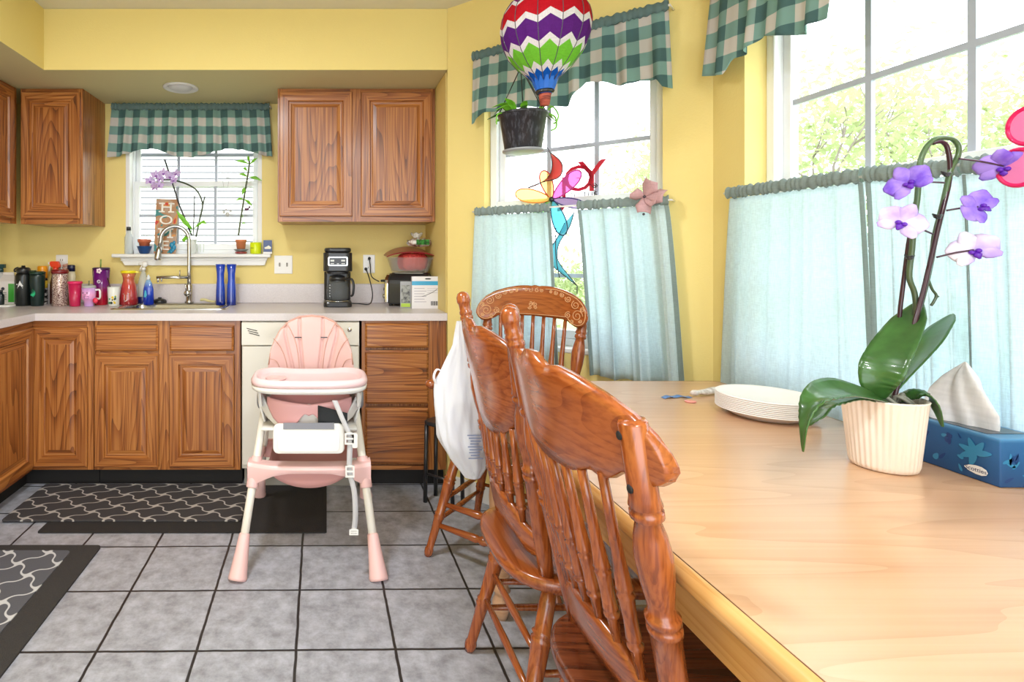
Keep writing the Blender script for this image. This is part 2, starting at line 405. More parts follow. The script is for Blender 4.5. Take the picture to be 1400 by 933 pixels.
# ------------------------------------------------------------------ palette
OKD, OKM, OKL = s2l(66, 28, 8), s2l(150, 86, 36), s2l(186, 122, 62)
oak_z = wood('cabinet_oak_upright', OKD, OKM, OKL, 'z')
oak_x = wood('cabinet_oak_level', OKD, OKM, OKL, 'x')
oak_y = wood('cabinet_oak_deep', OKD, OKM, OKL, 'y')
CHD, CHM, CHL = s2l(40, 14, 5), s2l(132, 62, 24), s2l(168, 90, 40)
ch_z = wood('chair_oak_upright', CHD, CHM, CHL, 'z', 1.3, .22, .6, .8, .22)
ch_x = wood('chair_oak_level', CHD, CHM, CHL, 'x', 1.1, .22, .6, .55, .34)
ch_y = wood('chair_oak_deep', CHD, CHM, CHL, 'y', 1.0, .25, .5, .8, .6)
seat_dark = wood('worn_dark_seat', s2l(30, 12, 8), s2l(84, 38, 20), s2l(120, 62, 34), 'y', 1.0, .25, .5, .6, .4)
maple = wood('table_maple', s2l(160, 110, 72), s2l(194, 147, 110), s2l(210, 168, 132), 'x', .8, .28, .35, .25, .35)
maple_edge = wood('table_maple_edge', s2l(160, 104, 50), s2l(206, 148, 82), s2l(224, 176, 112), 'y', 1, .3, .3, .4, .3)
yellow = pm('yellow_wall_paint', s2l(230, 208, 132), .65, bump=.08, bscale=120)
ceil_m = pm('ceiling_paint', s2l(225, 219, 200), .8)
soff_m = pm('soffit_underside', s2l(205, 196, 150), .7, bump=.1, bscale=150)  # underside toned darker and less yellow than the soffit sides
white_v = pm('white_vinyl', (.82, .84, .86), .35)
muntin_m = pm('muntin_vinyl', (.42, .46, .54), .4)
white_t = pm('white_trim_paint', (.80, .79, .77), .4)
white_pl = pm('white_plastic', (.82, .80, .76), .3)
black_pl = pm('black_plastic', (.018, .018, .02), .3, coat=.2)
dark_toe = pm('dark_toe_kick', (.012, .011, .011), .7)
counter_m = noise_mix('speckled_laminate', s2l(196, 186, 186), s2l(224, 216, 216), 520, .3, .7, .3, detail=2)
steel = pm('brushed_steel', (.55, .54, .52), .25, 1)
chrome = pm('chrome', (.75, .75, .75), .08, 1)
cream = pm('dishwasher_cream', s2l(226, 220, 208), .35)
pink = pm('pink_plastic', s2l(232, 190, 186), .35)
pink_d = pm('pink_fabric', s2l(205, 150, 145), .7)
ging = gingham('green_gingham')
curt = cloth('aqua_linen', (.75, .855, .895), .60, 900)
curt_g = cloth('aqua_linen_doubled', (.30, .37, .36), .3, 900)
green_h = pm('dark_green_header', (.10, .16, .155), .8)
window_glass = glassy('window_glass', (1, 1, 1), .03, .0)
leaf_g = pm('orchid_leaf', s2l(52, 92, 40), .35, coat=.3, var=.25, vscale=30)
leaf_l = pm('bright_leaf', s2l(120, 190, 50), .4, spec=.5, var=.2, vscale=40)
leaf_u = pm('orchid_leaf_under', s2l(110, 140, 110), .5)
# ------------------------------------------------------------------ the room
ZC, ZS = 2.482, 2.167                    # ceiling, soffit underside
YB, YF, YS = 3.475, 2.865, 2.84          # back wall, cabinet faces, soffit front
XL, XS, XN = -2.087, -1.452, .624        # left wall, left soffit face, niche end
P0 = Vector((XN, YS)); U = Vector((.743, -.669)).normalized(); NI = Vector((U.y, -U.x))   # bay wall, NI into the room
BL = 1.127; XR = P0.x+U.x*BL; YR = P0.y+U.y*BL
def bay(s, d, z): p = P0+U*s+NI*d; return Vector((p.x, p.y, z))
BAY = Matrix(((U.x, NI.x, 0, P0.x), (U.y, NI.y, 0, P0.y), (0, 0, 1, 0), (0, 0, 0, 1)))   # local s, d, z
def bs(px, d=0):
    k = (px-CX)/F; return (k*(P0.y+NI.y*d)-P0.x-NI.x*d)/(U.x-k*U.y)
RW = Matrix(((0, -1, 0, XR), (-1, 0, 0, YR), (0, 0, 1, 0), (0, 0, 0, 1)))   # right wall: s runs to the viewer, d into the room
def rs(px, d=0): return YR-(XR-d)*F/(px-CX)
REAR = -2.6
def wall_open(M, s0, s1, z0, z1, o, th=.12):
    b = MB(); b.M = M
    for q in ([(s0, o[0], z0, z1), (o[1], s1, z0, z1), (o[0], o[1], z0, o[2]), (o[0], o[1], o[3], z1)] if o else [(s0, s1, z0, z1)]):
        b.box(q[0], q[1], -th, 0, q[2], q[3])
    return b
struct(MB().box(XL-.15, XR+.2, REAR, YB+.15, -.06, 0).obj('floor', tile_mat()))
BK = Matrix(((1, 0, 0, 0), (0, -1, 0, YB), (0, 0, 1, 0), (0, 0, 0, 1)))     # back wall: x, d into room, z
struct(wall_open(BK, XL, XN+.12, 0, ZC, (-1.261, -.405, 1.214, 2.10)).obj('wall_back', yellow))
struct(MB().box(XL-.12, XL, REAR, YB, 0, ZC).obj('wall_left', yellow))
struct(MB().box(XN, XN+.12, YS+.045, YB, 0, ZC).obj('wall_niche', yellow))
WB = (bs(662), bs(906), .80, 2.12)
struct(wall_open(BAY, 0, BL+.09, 0, ZC, WB, .14).obj('wall_bay', yellow))
WR = (rs(1018), rs(1018)+1.42, .80, 2.12)
struct(wall_open(RW, 0, YR-REAR, 0, ZC, WR, .14).obj('wall_right', yellow))
b = MB(); b.prism([(XL, REAR), (XR+.14, REAR), (XR+.14, YR+.1), (XN+.1, YS+.15), (XN+.1, YB+.1), (XL, YB+.1)], ZC, ZC+.1)
struct(b.obj('ceiling', ceil_m))
b = MB(); b.box(XL, XN-.001, YS, YB, ZS, ZC-.001); b.box(XL, XS, REAR, YS, ZS, ZC-.001)
so = b.obj('ceiling_soffit', [yellow, soff_m])
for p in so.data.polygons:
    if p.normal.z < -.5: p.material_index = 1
struct(so)
b = MB(); b.M = BAY; b.box(.02, BL, 0, .014, 0, .09); struct(b.obj('baseboard_bay', white_t, bevel=.004))
b = MB(); b.M = RW; b.box(.02, 3.5, 0, .014, 0, .09); struct(b.obj('baseboard_right', white_t, bevel=.004))

def window(n, M, o, rail, cols, rows_top, rows_bot, dep, label=None):
    """double hung window in the opening o = (s0,s1,z0,z1); dep = glass depth outside the wall face"""
    s0, s1, z0, z1 = o; fr = .035
    b = MB(); b.M = M
    b.box(s0, s0+fr, -dep-.05, -dep+.03, z0, z1); b.box(s1-fr, s1, -dep-.05, -dep+.03, z0, z1)
    b.box(s0, s1, -dep-.05, -dep+.03, z0, z0+fr); b.box(s0, s1, -dep-.05, -dep+.03, z1-fr, z1)
    root = struct(b.obj('window_%d' % n, white_v, bevel=.004))
    for nm, za, zb, rows, dd in (('upper_sash', rail-.02, z1-fr, rows_top, dep+.015), ('lower_sash', z0+fr, rail+.02, rows_bot, dep-.012)):
        a0, a1 = s0+fr, s1-fr; w = .03
        b = MB(); b.M = M
        b.box(a0, a0+w, -dd-.014, -dd+.014, za, zb); b.box(a1-w, a1, -dd-.014, -dd+.014, za, zb)
        b.box(a0, a1, -dd-.0139, -dd+.0141, za, za+w+.008); b.box(a0, a1, -dd-.0139, -dd+.0141, zb-w-.004, zb)
        sh = b.obj(nm, white_v, root, bevel=.003)
        b = MB(); b.M = M
        for k in range(1, cols):
            x = a0+w+(a1-a0-2*w)*k/cols; b.box(x-.009, x+.009, -dd-.006, -dd+.006, za+w, zb-w)
        for z in rows: b.box(a0+w, a1-w, -dd-.0055, -dd+.0065, z-.009, z+.009)
        b.obj('muntins', muntin_m, sh)
        b = MB(); b.M = M; b.box(a0+w, a1-w, -dd-.002, -dd+.002, za+w, zb-w); b.obj('pane', window_glass, sh)
    return root
w1 = window(1, BK, (-1.261, -.405, 1.214, 2.10), 1.668, 3, [1.86], [1.468], .085)
b = MB(); b.box(-1.33, -.345, YB-.06, YB+.06, 1.200, 1.222); b.obj('window_sill', white_t, w1, bevel=.006, seg=3)
b = MB(); b.prism([(-1.29, 1.200), (-.365, 1.200), (-.385, 1.150), (-1.26, 1.150)], YB-.028, YB-.001, 'y'); b.prism([(-1.285, 1.185), (-.37, 1.185), (-.375, 1.178), (-1.28, 1.178)], YB-.034, YB-.028, 'y')
b.obj('apron', white_t, w1, bevel=.003)
b = MB(); b.M = BK
b.box(-1.262, -1.235, -.055, .002, 1.222, 2.1); b.box(-.431, -.404, -.055, .002, 1.222, 2.1); b.obj('casing', white_t, w1, bevel=.003)
w2 = window(2, BAY, WB, 1.458, 3, [1.708], [1.12], .095)
w3 = window(3, RW, WR, 1.44, 5, [1.727], [1.10], .105)
for w, M, o in ((w2, BAY, WB), (w3, RW, WR)):
    b = MB(); b.M = M; b.box(o[0]-.03, o[1]+.03, -.06, .005, o[2]-.02, o[2]+.002); b.obj('window_sill', white_t, w, bevel=.005)

# ------------------------------------------------------------------ cabinets
def nested(mb, x0, x1, z0, z1, loops, y0=0, mats=(0, 1, 0)):
    """panel front in the x z plane, outward -y; loops = (inset, height); mats = stile, rail, panel"""
    vs = []; fs = []; ms = []
    for ins, h in loops:
        for x, z in ((x0+ins, z0+ins), (x1-ins, z0+ins), (x1-ins, z1-ins), (x0+ins, z1-ins)): vs.append((x, y0-h, z))
    for k in range(len(loops)-1):
        for i in range(4):
            j = (i+1) % 4; mb.add([vs[k*4+i], vs[k*4+j], vs[k*4+4+j], vs[k*4+4+i]], [(0, 1, 2, 3)], mats[1] if i % 2 == 0 else mats[0])
    mb.add(vs[-4:], [(0, 1, 2, 3)], mats[2])
DOOR = [(0, 0), (0, .016), (.004, .020), (.050, .020), (.055, .010), (.062, .010), (.064, .013), (.068, .012), (.088, .0165)]
DRAW = [(0, 0), (0, .012), (.010, .019), (.014, .019)]
def door(x0, x1, z0, z1, parent, name='door'):
    b = MB(); nested(b, x0, x1, z0, z1, DOOR); return b.obj(name, [oak_z, oak_x], parent)
def drawer(x0, x1, z0, z1, parent, name='drawer_front'):
    b = MB(); nested(b, x0, x1, z0, z1, DRAW, 0, (1, 1, 1)); return b.obj(name, [oak_z, oak_x], parent)
def faceframe(x0, x1, z0, z1, stiles, rails, parent):
    b = MB()
    for a, c in stiles: b.box(a, c, 0, .019, z0, z1, 0)
    xs = sorted(stiles)
    for (za, zb) in rails:
        for (a, c), (d, e) in zip(xs, xs[1:]): b.box(c, d, .0005, .019, za, zb, 1)
    return b.obj('face_frame', [oak_z, oak_x], parent)
def body(x0, x1, dep, z0, z1, parent, toe=False, name='carcass'):
    b = MB(); b.box(x0, x1, .019, dep, z0, z1); b.obj(name, oak_z, parent)
    if toe:
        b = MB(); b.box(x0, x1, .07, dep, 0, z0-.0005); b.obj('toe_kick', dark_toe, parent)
# upper, right of the sink
t = thing('wall_cabinet', 'oak wall cabinet with two doors above the coffee maker', 'cabinet', (-.277, 3.155, 1.405))
W = .898
body(0, W, .316, 0, .760, t); faceframe(0, W, 0, .760, [(0, .03), (.415, .475), (W-.03, W)], [(0, .03), (.73, .76)], t)
door(.012, .425, .030, .738, t); door(.475, W-.018, .030, .738, t)
# upper, left of the sink
t = thing('wall_cabinet', 'oak wall cabinet with one door beside the left end of the sink valance', 'cabinet', (-1.745, 3.155, 1.392))
W = .355
body(0, W, .316, 0, .773, t); faceframe(0, W, 0, .773, [(0, .03), (W-.03, W)], [(0, .03), (.743, .773)], t); door(-.022+.03, W-.012, .03, .75, t)
t = thing('wall_cabinet', 'oak wall cabinet on the left wall cut by the edge of the photo', 'cabinet', (-1.767, 2.19, 1.392), PI/2)
W = .96
body(0, W, .316, 0, .773, t); faceframe(0, W, 0, .773, [(0, .03), (W-.06, W)], [(0, .03), (.743, .773)], t)
door(.012, .455, .03, .75, t); door(.462, W-.05, .03, .75, t)
# base units
def X(px): return (px-CX)*YF/F
ZB0, ZB1 = .100, .8755
t = thing('corner_base_cabinet', 'oak corner base cabinet whose two doors meet at a right angle', 'cabinet', (X(45), YF, 0))
x1 = X(129)-X(45)-.004
b = MB(); b.box(-.565, x1, .019, .60, ZB0, ZB1); b.box(-.565, -.019, -.42, .0185, ZB0, ZB1); b.obj('carcass', oak_z, t)
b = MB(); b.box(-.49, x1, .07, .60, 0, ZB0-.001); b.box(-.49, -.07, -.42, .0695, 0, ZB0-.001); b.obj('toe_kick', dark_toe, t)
b = MB(); b.box(x1-.035, x1, 0, .0188, ZB0, ZB1, 0); b.box(0, x1-.036, .0005, .0188, ZB1-.035, ZB1, 1); b.box(0, x1-.036, .0005, .0188, ZB0, ZB0+.03, 1)
b.box(-.0188, -.0005, -.42, 0, ZB1-.035, ZB1, 2); b.box(-.0188, -.0005, -.42, 0, ZB0, ZB0+.03, 2); b.box(-.0188, 0, -.42, -.385, ZB0+.031, ZB1-.036, 0)
b.obj('face_frame', [oak_z, oak_x, oak_y], t)
door(.002, x1-.028, ZB0+.02, .84, t)
d = door(0, .375, ZB0+.02, .84, t); d.rotation_euler = (0, 0, PI/2); d.location = (-.002, -.398, 0)
d.data.materials[1] = oak_x
t = thing('base_cabinet', 'oak base cabinet of the left counter run next to the corner unit', 'cabinet', (X(45), 1.75, 0), PI/2)
W = YF-.42-1.75-.001
body(0, W, .565, ZB0, ZB1, t, True); faceframe(0, W, ZB0, ZB1, [(0, .04), (W-.04, W)], [(ZB0, ZB0+.03), (ZB1-.035, ZB1), (.66, .70)], t)
door(.015, W-.015, ZB0+.02, .685, t); drawer(.015, W-.015, .70, .845, t)
sx = X(129); t = thing('sink_base_cabinet', 'oak sink base cabinet with two doors under two false drawer fronts', 'cabinet', (sx, YF, 0))
W = X(328.5)-sx
body(0, W, .60, ZB0, ZB1-.19, t, True); faceframe(0, W, ZB0, ZB1, [(0, .03), (X(215)-sx, X(236)-sx), (W-.03, W)], [(ZB0, ZB0+.03), (ZB1-.03, ZB1), (.685, .72)], t)
for a_ in (0, W-.016): MB().box(a_, a_+.016, .0195, .60, ZB1-.189, ZB1).obj('side_panel', oak_z, t)
door(.006, X(218)-sx, ZB0+.018, .700, t); door(X(232)-sx, W-.03, ZB0+.018, .700, t)
drawer(.008, X(217)-sx, .718, .850, t, 'false_drawer_front'); drawer(X(233)-sx, W-.032, .718, .850, t, 'false_drawer_front')
sx = X(494.5); t = thing('drawer_base_cabinet', 'oak three-drawer base unit at the right end of the counter', 'cabinet', (sx, YF, 0))
W = XN-sx-.002
body(0, W, .60, ZB0, ZB1, t, True); faceframe(0, W, ZB0, ZB1, [(0, .02), (X(585)-sx, W)], [(ZB0, ZB0+.02), (ZB1-.025, ZB1), (.71, .72), (.41, .425)], t)
for za, zb in ((.735, .862), (.445, .712), (.135, .425)): drawer(X(499)-sx, X(585)-sx, za, zb, t, 'drawer')
# dishwasher
dx = X(330); t = thing('dishwasher', 'cream dishwasher behind the pink high chair', 'dishwasher', (dx, YF, 0)); W = X(492)-dx
MB().box(.003, W-.003, .0, .57, .105, .872).obj('body', cream, t, bevel=.004)
b = MB(); b.box(.006, W-.006, -.022, -.0005, .13, .745); b.obj('door', cream, t, bevel=.006, seg=3)
b = MB()
def dwf(u, v):
    x = .006+(W-.012)*u; z = .752+.115*v; k = math.exp(-((u-.5)/.22)**2)*math.exp(-((v-.25)/.35)**2)
    return (x, -.03+.02*k, z)
b.grid(dwf, 30, 12); b.box(.006, W-.006, -.004, -.0005, .752, .867)
p = b.obj('control_panel', cream, t)
b = MB()
for k in range(3): b.tube([(.032+.006*k, -.0315, .838-.012*k), (.085+.006*k, -.0315, .825-.012*k)], .0018, 6)
b.obj('vent_slots', black_pl, t)
b = MB(); b.lathe([(.012, 0), (.012, .004), (.009, .0055), (0, .0055)], 20, (W-.055, -.030, .832), R=Matrix.Rotation(PI/2, 3, 'X')); b.obj('badge', chrome, t)
MB().box(.01, W-.01, .04, .12, 0, .104).obj('toe_panel', pm('toe_panel_grey', s2l(150, 145, 135), .5), t)
# countertop with a sink cutout
SX0, SX1, SY0, SY1 = -1.172, -.575, 3.045, 3.375
b = MB(); z0, z1 = .876, .914; b.box(-1.497, SX0, YS, YB-.001, z0, z1); b.box(SX1, XN-.001, YS, YB-.001, z0, z1); b.box(SX0, SX1, YS, SY0, z0, z1); b.box(SX0, SX1, SY1, YB-.001, z0, z1)
b.box(XL+.001, -1.497, 1.7, YB-.001, z0, z1)
ct = b.obj('countertop', counter_m); tag(ct, 'pale laminate countertop running along the left wall and under the sink', 'countertop')
b = MB(); b.box(XL+.021, XN-.002, YB-.02, YB-.001, .9145, 1.035); b.box(XL+.001, XL+.0205, 1.7, YB-.001, .9145, 1.035); b.obj('backsplash', counter_m, ct, bevel=.003)
# sink
t = thing('kitchen_sink', 'stainless steel single-bowl sink set into the counter', 'sink', ((SX0+SX1)/2, (SY0+SY1)/2, .914))
hw, hd = (SX1-SX0)/2, (SY1-SY0)/2
b = MB(); vs = []
lo = [(.020, .0005, .03), (.020, .006, .03), (0.0, .007, .03), (-.018, .004, .05), (-.022, -.006, .05), (-.030, -.135, .05), (-.05, -.150, .03)]
for g, z, r in lo: vs += [(x, y, z) for x, y in rrect(-hw-g, hw+g, -hd-g, hd+g, r, 5)]
n = 24; fs = [(k*n+i, k*n+(i+1) % n, (k+1)*n+(i+1) % n, (k+1)*n+i) for k in range(len(lo)-1) for i in range(n)]; fs.append(tuple((len(lo)-1)*n+i for i in range(n)))
b.add(vs, fs, 0, True); b.obj('basin', steel, t)
b = MB(); b.box(-hw-.01, hw+.01, hd+.004, hd+.062, .0005, .007); b.obj('faucet_deck', steel, t, bevel=.002)
MB().lathe([(.04, -.1515), (.04, -.149), (.03, -.148), (.012, -.1505), (0, -.1505)], 20).obj('drain', chrome, t)
# faucet
t = thing('kitchen_faucet', 'brushed steel spring-arch faucet with a pull-down head over the sink', 'faucet', (-.845, 3.405, .922))
b = MB(); b.lathe([(.027, 0), (.027, .006), (.020, .012), (.020, .105), (.0155, .110), (.0155, .112)], 24); b.obj('base', steel, t)
arc = [(0, 0, .11), (0, 0, .20), (0, 0, .34)]+[(-.085+.085*math.cos(a), -.02*math.sin(a/2), .385+.085*math.sin(a)) for a in [PI*k/14 for k in range(14)]]
arc += [(-.170, -.02, .375), (-.176, -.022, .345)]
MB().tube(arc, .0125, 14).obj('spout', steel, t)
b = MB(); b.tube([(-.175, -.022, .345), (-.181, -.024, .315), (-.186, -.026, .275), (-.187, -.026, .262)], [.015, .018, .021, .019], 16); b.obj('spray_head', steel, t)
b = MB(); b.tube([(0, 0, .155), (-.10, -.01, .157), (-.195, -.02, .155)], .009, 12); b.tube([(-.186, -.019, .153), (-.186, -.019, .125)], .007, 10); b.tube([(-.165, -.019, .153), (-.165, -.019, .13)], .005, 10); b.tube([(-.055, -.01, .16), (-.055, -.01, .20)], .0035, 8)
b.obj('filter_spout', steel, t)
b = MB(); b.lathe([(.018, 0), (.018, .045), (.014, .05), (0, .05)], 18, (0, -.015, .06), R=Matrix.Rotation(PI/2, 3, 'X')); b.tube([(.0, -.06, .06), (-.005, -.075, .12)], [.006, .004], 8); b.obj('handle', steel, t)
# recessed light in the soffit
t = thing('recessed_light', 'round recessed light in the soffit above the sink window', 'ceiling light', (-.826, 3.135, ZS))
MB().lathe([(.098, -.0005), (.098, -.006), (.088, -.010), (.070, -.004), (.066, -.0012)], 32).obj('trim_ring', pm('light_trim', (.72, .72, .74), .4), t)
b = MB(); b.sph((.0, 0, .002), .066, 24, sc=(1, 1, .35)); b.obj('bulb', pm('bulb_glass', (.62, .62, .66), .35), t)
def cover(name, label, cat, px, py, Yw=YB, w=.075, h=.115, kind='outlet'):
    p = at(px, py, Yw); t = thing(name, label, cat, (p.x, Yw-.0005, p.z))
    MB().box(-w/2, w/2, -.006, 0, -h/2, h/2).obj('cover_plate', white_pl, t, bevel=.003)
    if kind == 'outlet':
        for s in (1, -1):
            b = MB(); b.prism(rrect(-.016, .016, s*.024-.014, s*.024+.014, .008), -.009, -.006, 'y'); r = b.obj('socket', white_pl, t)
            b = MB(); b.box(-.008, -.005, -.0095, -.0088, s*.024-.005, s*.024+.006); b.box(.005, .008, -.0095, -.0088, s*.024-.005, s*.024+.006); b.obj('slots', black_pl, r)
    else:
        for s in (1, -1):
            b = MB(); b.box(s*.023-.005, s*.023+.005, -.008, -.006, -.012, .012, 0); b.cbox((s*.023, -.012, .003), (.007, .014, .008), 0, Matrix.Rotation(.4, 3, 'X')); b.obj('toggle_switch', pm('toggle_grey', (.35, .33, .3), .5), t)
    return t
cover('light_switch', 'double toggle switch plate on the yellow wall right of the sink window', 'light switch', 387.5, 362, w=.115, kind='sw')
cover('wall_outlet', 'outlet with two black plugs between coffee maker and toaster', 'outlet', 504.5, 361)
cover('wall_outlet', 'blank outlet plate behind the row of cups near the left corner', 'outlet', 85, 361)
# ------------------------------------------------------------------ curtains
def valance(name, label, M, s0, s1, zt, prof, d0, nf=9, amp=.016, seed=1, cols=None, flare=.02):
    """gathered plaid valance on its rod; prof = (u, z of the hem)"""
    rnd = random.Random(seed); ph = [rnd.uniform(0, 6.28) for _ in range(4)]
    t = thing(name, label, 'valance', M @ Vector(((s0+s1)/2, 0, zt)), 0, None); ti = TR(*(-t.location))
    def wv(u): return math.sin(u*nf*2*PI+ph[0])*.7+math.sin(u*nf*1.63*2*PI+ph[1])*.4+math.sin(u*nf*.47*2*PI+ph[2])*.4
    def fn(u, v):
        zb = interp(prof, u); z = (zt-.04)*(1-v)+zb*v
        fl = (u-.5)*2*flare*v
        return (s0+(s1-s0)*u+fl, d0+wv(u)*amp*(.25+.9*v)+.008*v, z)
    b = MB(); b.M = ti @ M
    b.grid(fn, 150, 26, uvf=lambda u, v: (u*(s1-s0)*1.18, (zt-.04)*(1-v)+interp(prof, u)*v))
    b.obj('plaid_cloth', ging, t, solid=.0015)
    b = MB(); b.M = ti @ M
    def fh(u, v):
        a = 2*PI*v; r = .0155+.003*math.sin(u*(s1-s0)*260+math.sin(u*37)*2)
        return (s0+(s1-s0)*u, d0+math.cos(a)*r*.75, zt-.022+math.sin(a)*(r+.006)+.002*math.sin(u*90))
    b.grid(fh, 190, 12); b.obj('rod_pocket', green_h, t)
    b = MB(); b.M = ti @ M; b.tube([(s0-.006, .001, zt-.022), (s0-.006, d0, zt-.022), (s1+.006, d0, zt-.022), (s1+.006, .001, zt-.022)], .0045, 8); b.obj('curtain_rod', white_pl, t)
    return t
valance('window_valance', 'green plaid valance hanging over the sink window', BK, X(0)*0-1.331, -.352, 2.158,
        [(0, 1.818), (.07, 1.83), (.14, 1.85), (.24, 1.875), (.3, 1.87), (.38, 1.835), (.45, 1.822), (.52, 1.822), (.6, 1.84), (.68, 1.868), (.76, 1.872), (.86, 1.86), (.93, 1.835), (1, 1.822)], .05, 11, .018, 3)
def bz(px, py, d=.06):
    s = bs(px, d); return HZ-(py-CY)/F*bay(s, d, 0).y
d = .06; a0, a1 = bs(646, d), bs(914, d)
vp = [(645, 170), (665, 155), (700, 147), (745, 146), (775, 145), (800, 113), (830, 114), (850, 118), (872, 112), (895, 111), (903, 121), (916, 121)]
valance('window_valance', 'green plaid valance over the angled window behind the hot air balloon', BAY, a0, a1, 2.200,
        [((bs(x, d)-a0)/(a1-a0), bz(x, y, d)) for x, y in vp], d, 8, .016, 5, flare=.012)
def rz_(px, py, d=.06): return HZ-(py-CY)/F*((XR-d)*F/(px-CX))
d = .065; a0 = rs(973, d); a1 = 1.46
vr = [(970, 102), (998, 100), (1008, 78), (1030, 67), (1050, 47), (1105, 46), (1108, 34), (1138, 24)]
valance('window_valance', 'green plaid valance at the top of the big right-hand window', RW, a0, a1, 2.200,
        [((rs(x, d)-a0)/(a1-a0), rz_(x, y, d)) for x, y in vr]+[((rs(1141, d)-a0)/(a1-a0), 1.93), (.6, 2.02), (.75, 2.0), (.85, 1.9), (1, 1.85)], d, 12, .016, 9)

def cafe(label, M, s0, s1, b0, b1, zt, zt1, zb, d0, nf, seed, lhem=True, rhem=False, amp=.018, deep=None, group=None):
    """cafe curtain panel on a shared rod; s at the top, b at the hem"""
    rnd = random.Random(seed); ph = [rnd.uniform(0, 6.28) for _ in range(4)]
    base = M @ Vector(((b0+b1)/2, d0, zb)); t = thing('cafe_curtain', label, 'curtain', base); ti = TR(*(-t.location))
    def wv(u):
        w = (1-2*abs(math.sin(u*nf*PI+ph[0]))**.6)*.7+(1-2*abs(math.sin(u*nf*1.6*PI+ph[1]))**.5)*.55+math.sin(u*nf*.6*2*PI+ph[2])*.3
        if deep:
            for c, wd, am in deep: w += am*math.exp(-((u-c)/wd)**2)
        return w
    def zz(u): return zt+(zt1-zt)*u
    def fn(u, v, off=0):
        k = v**.8; s = (s0+(s1-s0)*u)*(1-k)+(b0+(b1-b0)*u)*k
        return (s, d0+wv(u)*amp*(.35+.65*v)+.006*v+off, (zz(u)-.035)*(1-v)+zb*v+.004*math.sin(u*nf*6)*v)
    def wob(s_, q=.012): pass
    b = MB(); b.M = ti @ M; b.grid(fn, 110, 24); b.obj('linen_panel', curt, t, solid=.001)
    b = MB(); b.M = ti @ M; uw = .014/abs(s1-s0)
    for k, on in ((0, lhem), (1, rhem)):
        if on:
            b = MB(); b.M = ti @ M
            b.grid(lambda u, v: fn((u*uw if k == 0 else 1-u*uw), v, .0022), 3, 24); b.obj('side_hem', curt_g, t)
    b = MB(); b.M = ti @ M
    def fh(u, v):
        a = 2*PI*v; r = .012+.0025*math.sin(u*abs(s1-s0)*300+math.sin(u*29+seed)*2)
        return (s0+(s1-s0)*u, d0+math.cos(a)*r*.8, zz(u)-.016+math.sin(a)*(r+.007)+.002*math.sin(u*70))
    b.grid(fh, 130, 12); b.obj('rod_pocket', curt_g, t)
    return t
d = .055
q = lambda px: bs(px, d)
cafe('narrow aqua cafe curtain, left panel on the angled window', BAY, q(649), q(752), q(642), q(764), 1.44, 1.44, .70, d, 4, 11, False, True, .020, [(.72, .04, -1.2)])
cafe('aqua cafe curtain under the pink pinwheel', BAY, q(789), q(914), q(806), q(936), 1.442, 1.442, .705, d, 3.4, 12, True, True, .023, [(.60, .07, 2.2), (.78, .05, -1.3), (.95, .06, 1.6)])
b = MB(); b.M = BAY; b.tube([(q(646), .001, 1.424), (q(646), d, 1.424), (q(918), d, 1.426), (q(918), .001, 1.426)], .004, 8)
tag(b.obj('curtain_rod', white_pl), 'thin white rod holding the two cafe curtains of the angled window', 'curtain rod')
d = .042; q = lambda px: rs(px, d)
cafe('wide aqua cafe curtain filling the corner end of the big window', RW, q(995), q(1179), q(978), q(1199), 1.448, 1.440, .70, d, 4.2, 21, False, True, .017, [(.1, .05, -.8), (.42, .05, -.7)])
cafe('aqua cafe curtain panel behind the blooming orchid stems', RW, q(1183), q(1313), q(1198), q(1338), 1.440, 1.425, .70, d, 3.6, 22, True, False, .017)
cafe('aqua cafe curtain at the right edge behind the tissue box', RW, q(1316), q(1720), q(1340), q(1750), 1.425, 1.42, .70, d, 5.5, 23, True, False, .018, [(.05, .03, 1.5), (.2, .04, 1.2)])
b = MB(); b.M = RW; b.tube([(q(990), .001, 1.426), (q(990), d, 1.432), (q(1725), d, 1.404), (q(1725), .001, 1.404)], .004, 8)
tag(b.obj('curtain_rod', white_pl), 'thin white rod holding the cafe curtains of the big window', 'curtain rod')

# ------------------------------------------------------------------ rugs
t = thing('kitchen_mat', 'plain charcoal mat lying under the trellis runner before the dishwasher', 'mat', (-.6, 2.65, 0))
o = MB().prism(rrect(-.66, .602, -.245, .247, .01), .0005, .006).obj('rug_base', pm('charcoal_mat', s2l(44, 41, 40), .9, bump=.5, bscale=300), t)
tre = trellis_mat('trellis_runner', s2l(66, 63, 64), s2l(178, 172, 166), .185, .125)
t = thing('kitchen_runner', 'dark grey trellis-patterned runner in front of the sink cabinet', 'rug', (-1.0, 2.7, .0065))
MB().prism(rrect(-.47, .615, -.205, .195, .012), .0, .009).obj('pattern_field', tre, t, bevel=.003)
t = thing('kitchen_runner', 'trellis-patterned mat with a wide charcoal border at the lower left', 'rug', (-1.20, 1.75, 0))
MB().prism(rrect(-.24, .268, -.75, .545, .02), .0005, .008).obj('border', pm('charcoal_border', s2l(58, 55, 54), .9, bump=.6, bscale=250), t)
MB().prism(rrect(-.22, .163, -.72, .497, .02), .008, .0115).obj('pattern_field', trellis_mat('trellis_mat', s2l(92, 92, 98), s2l(200, 200, 202), .16, .16), t)

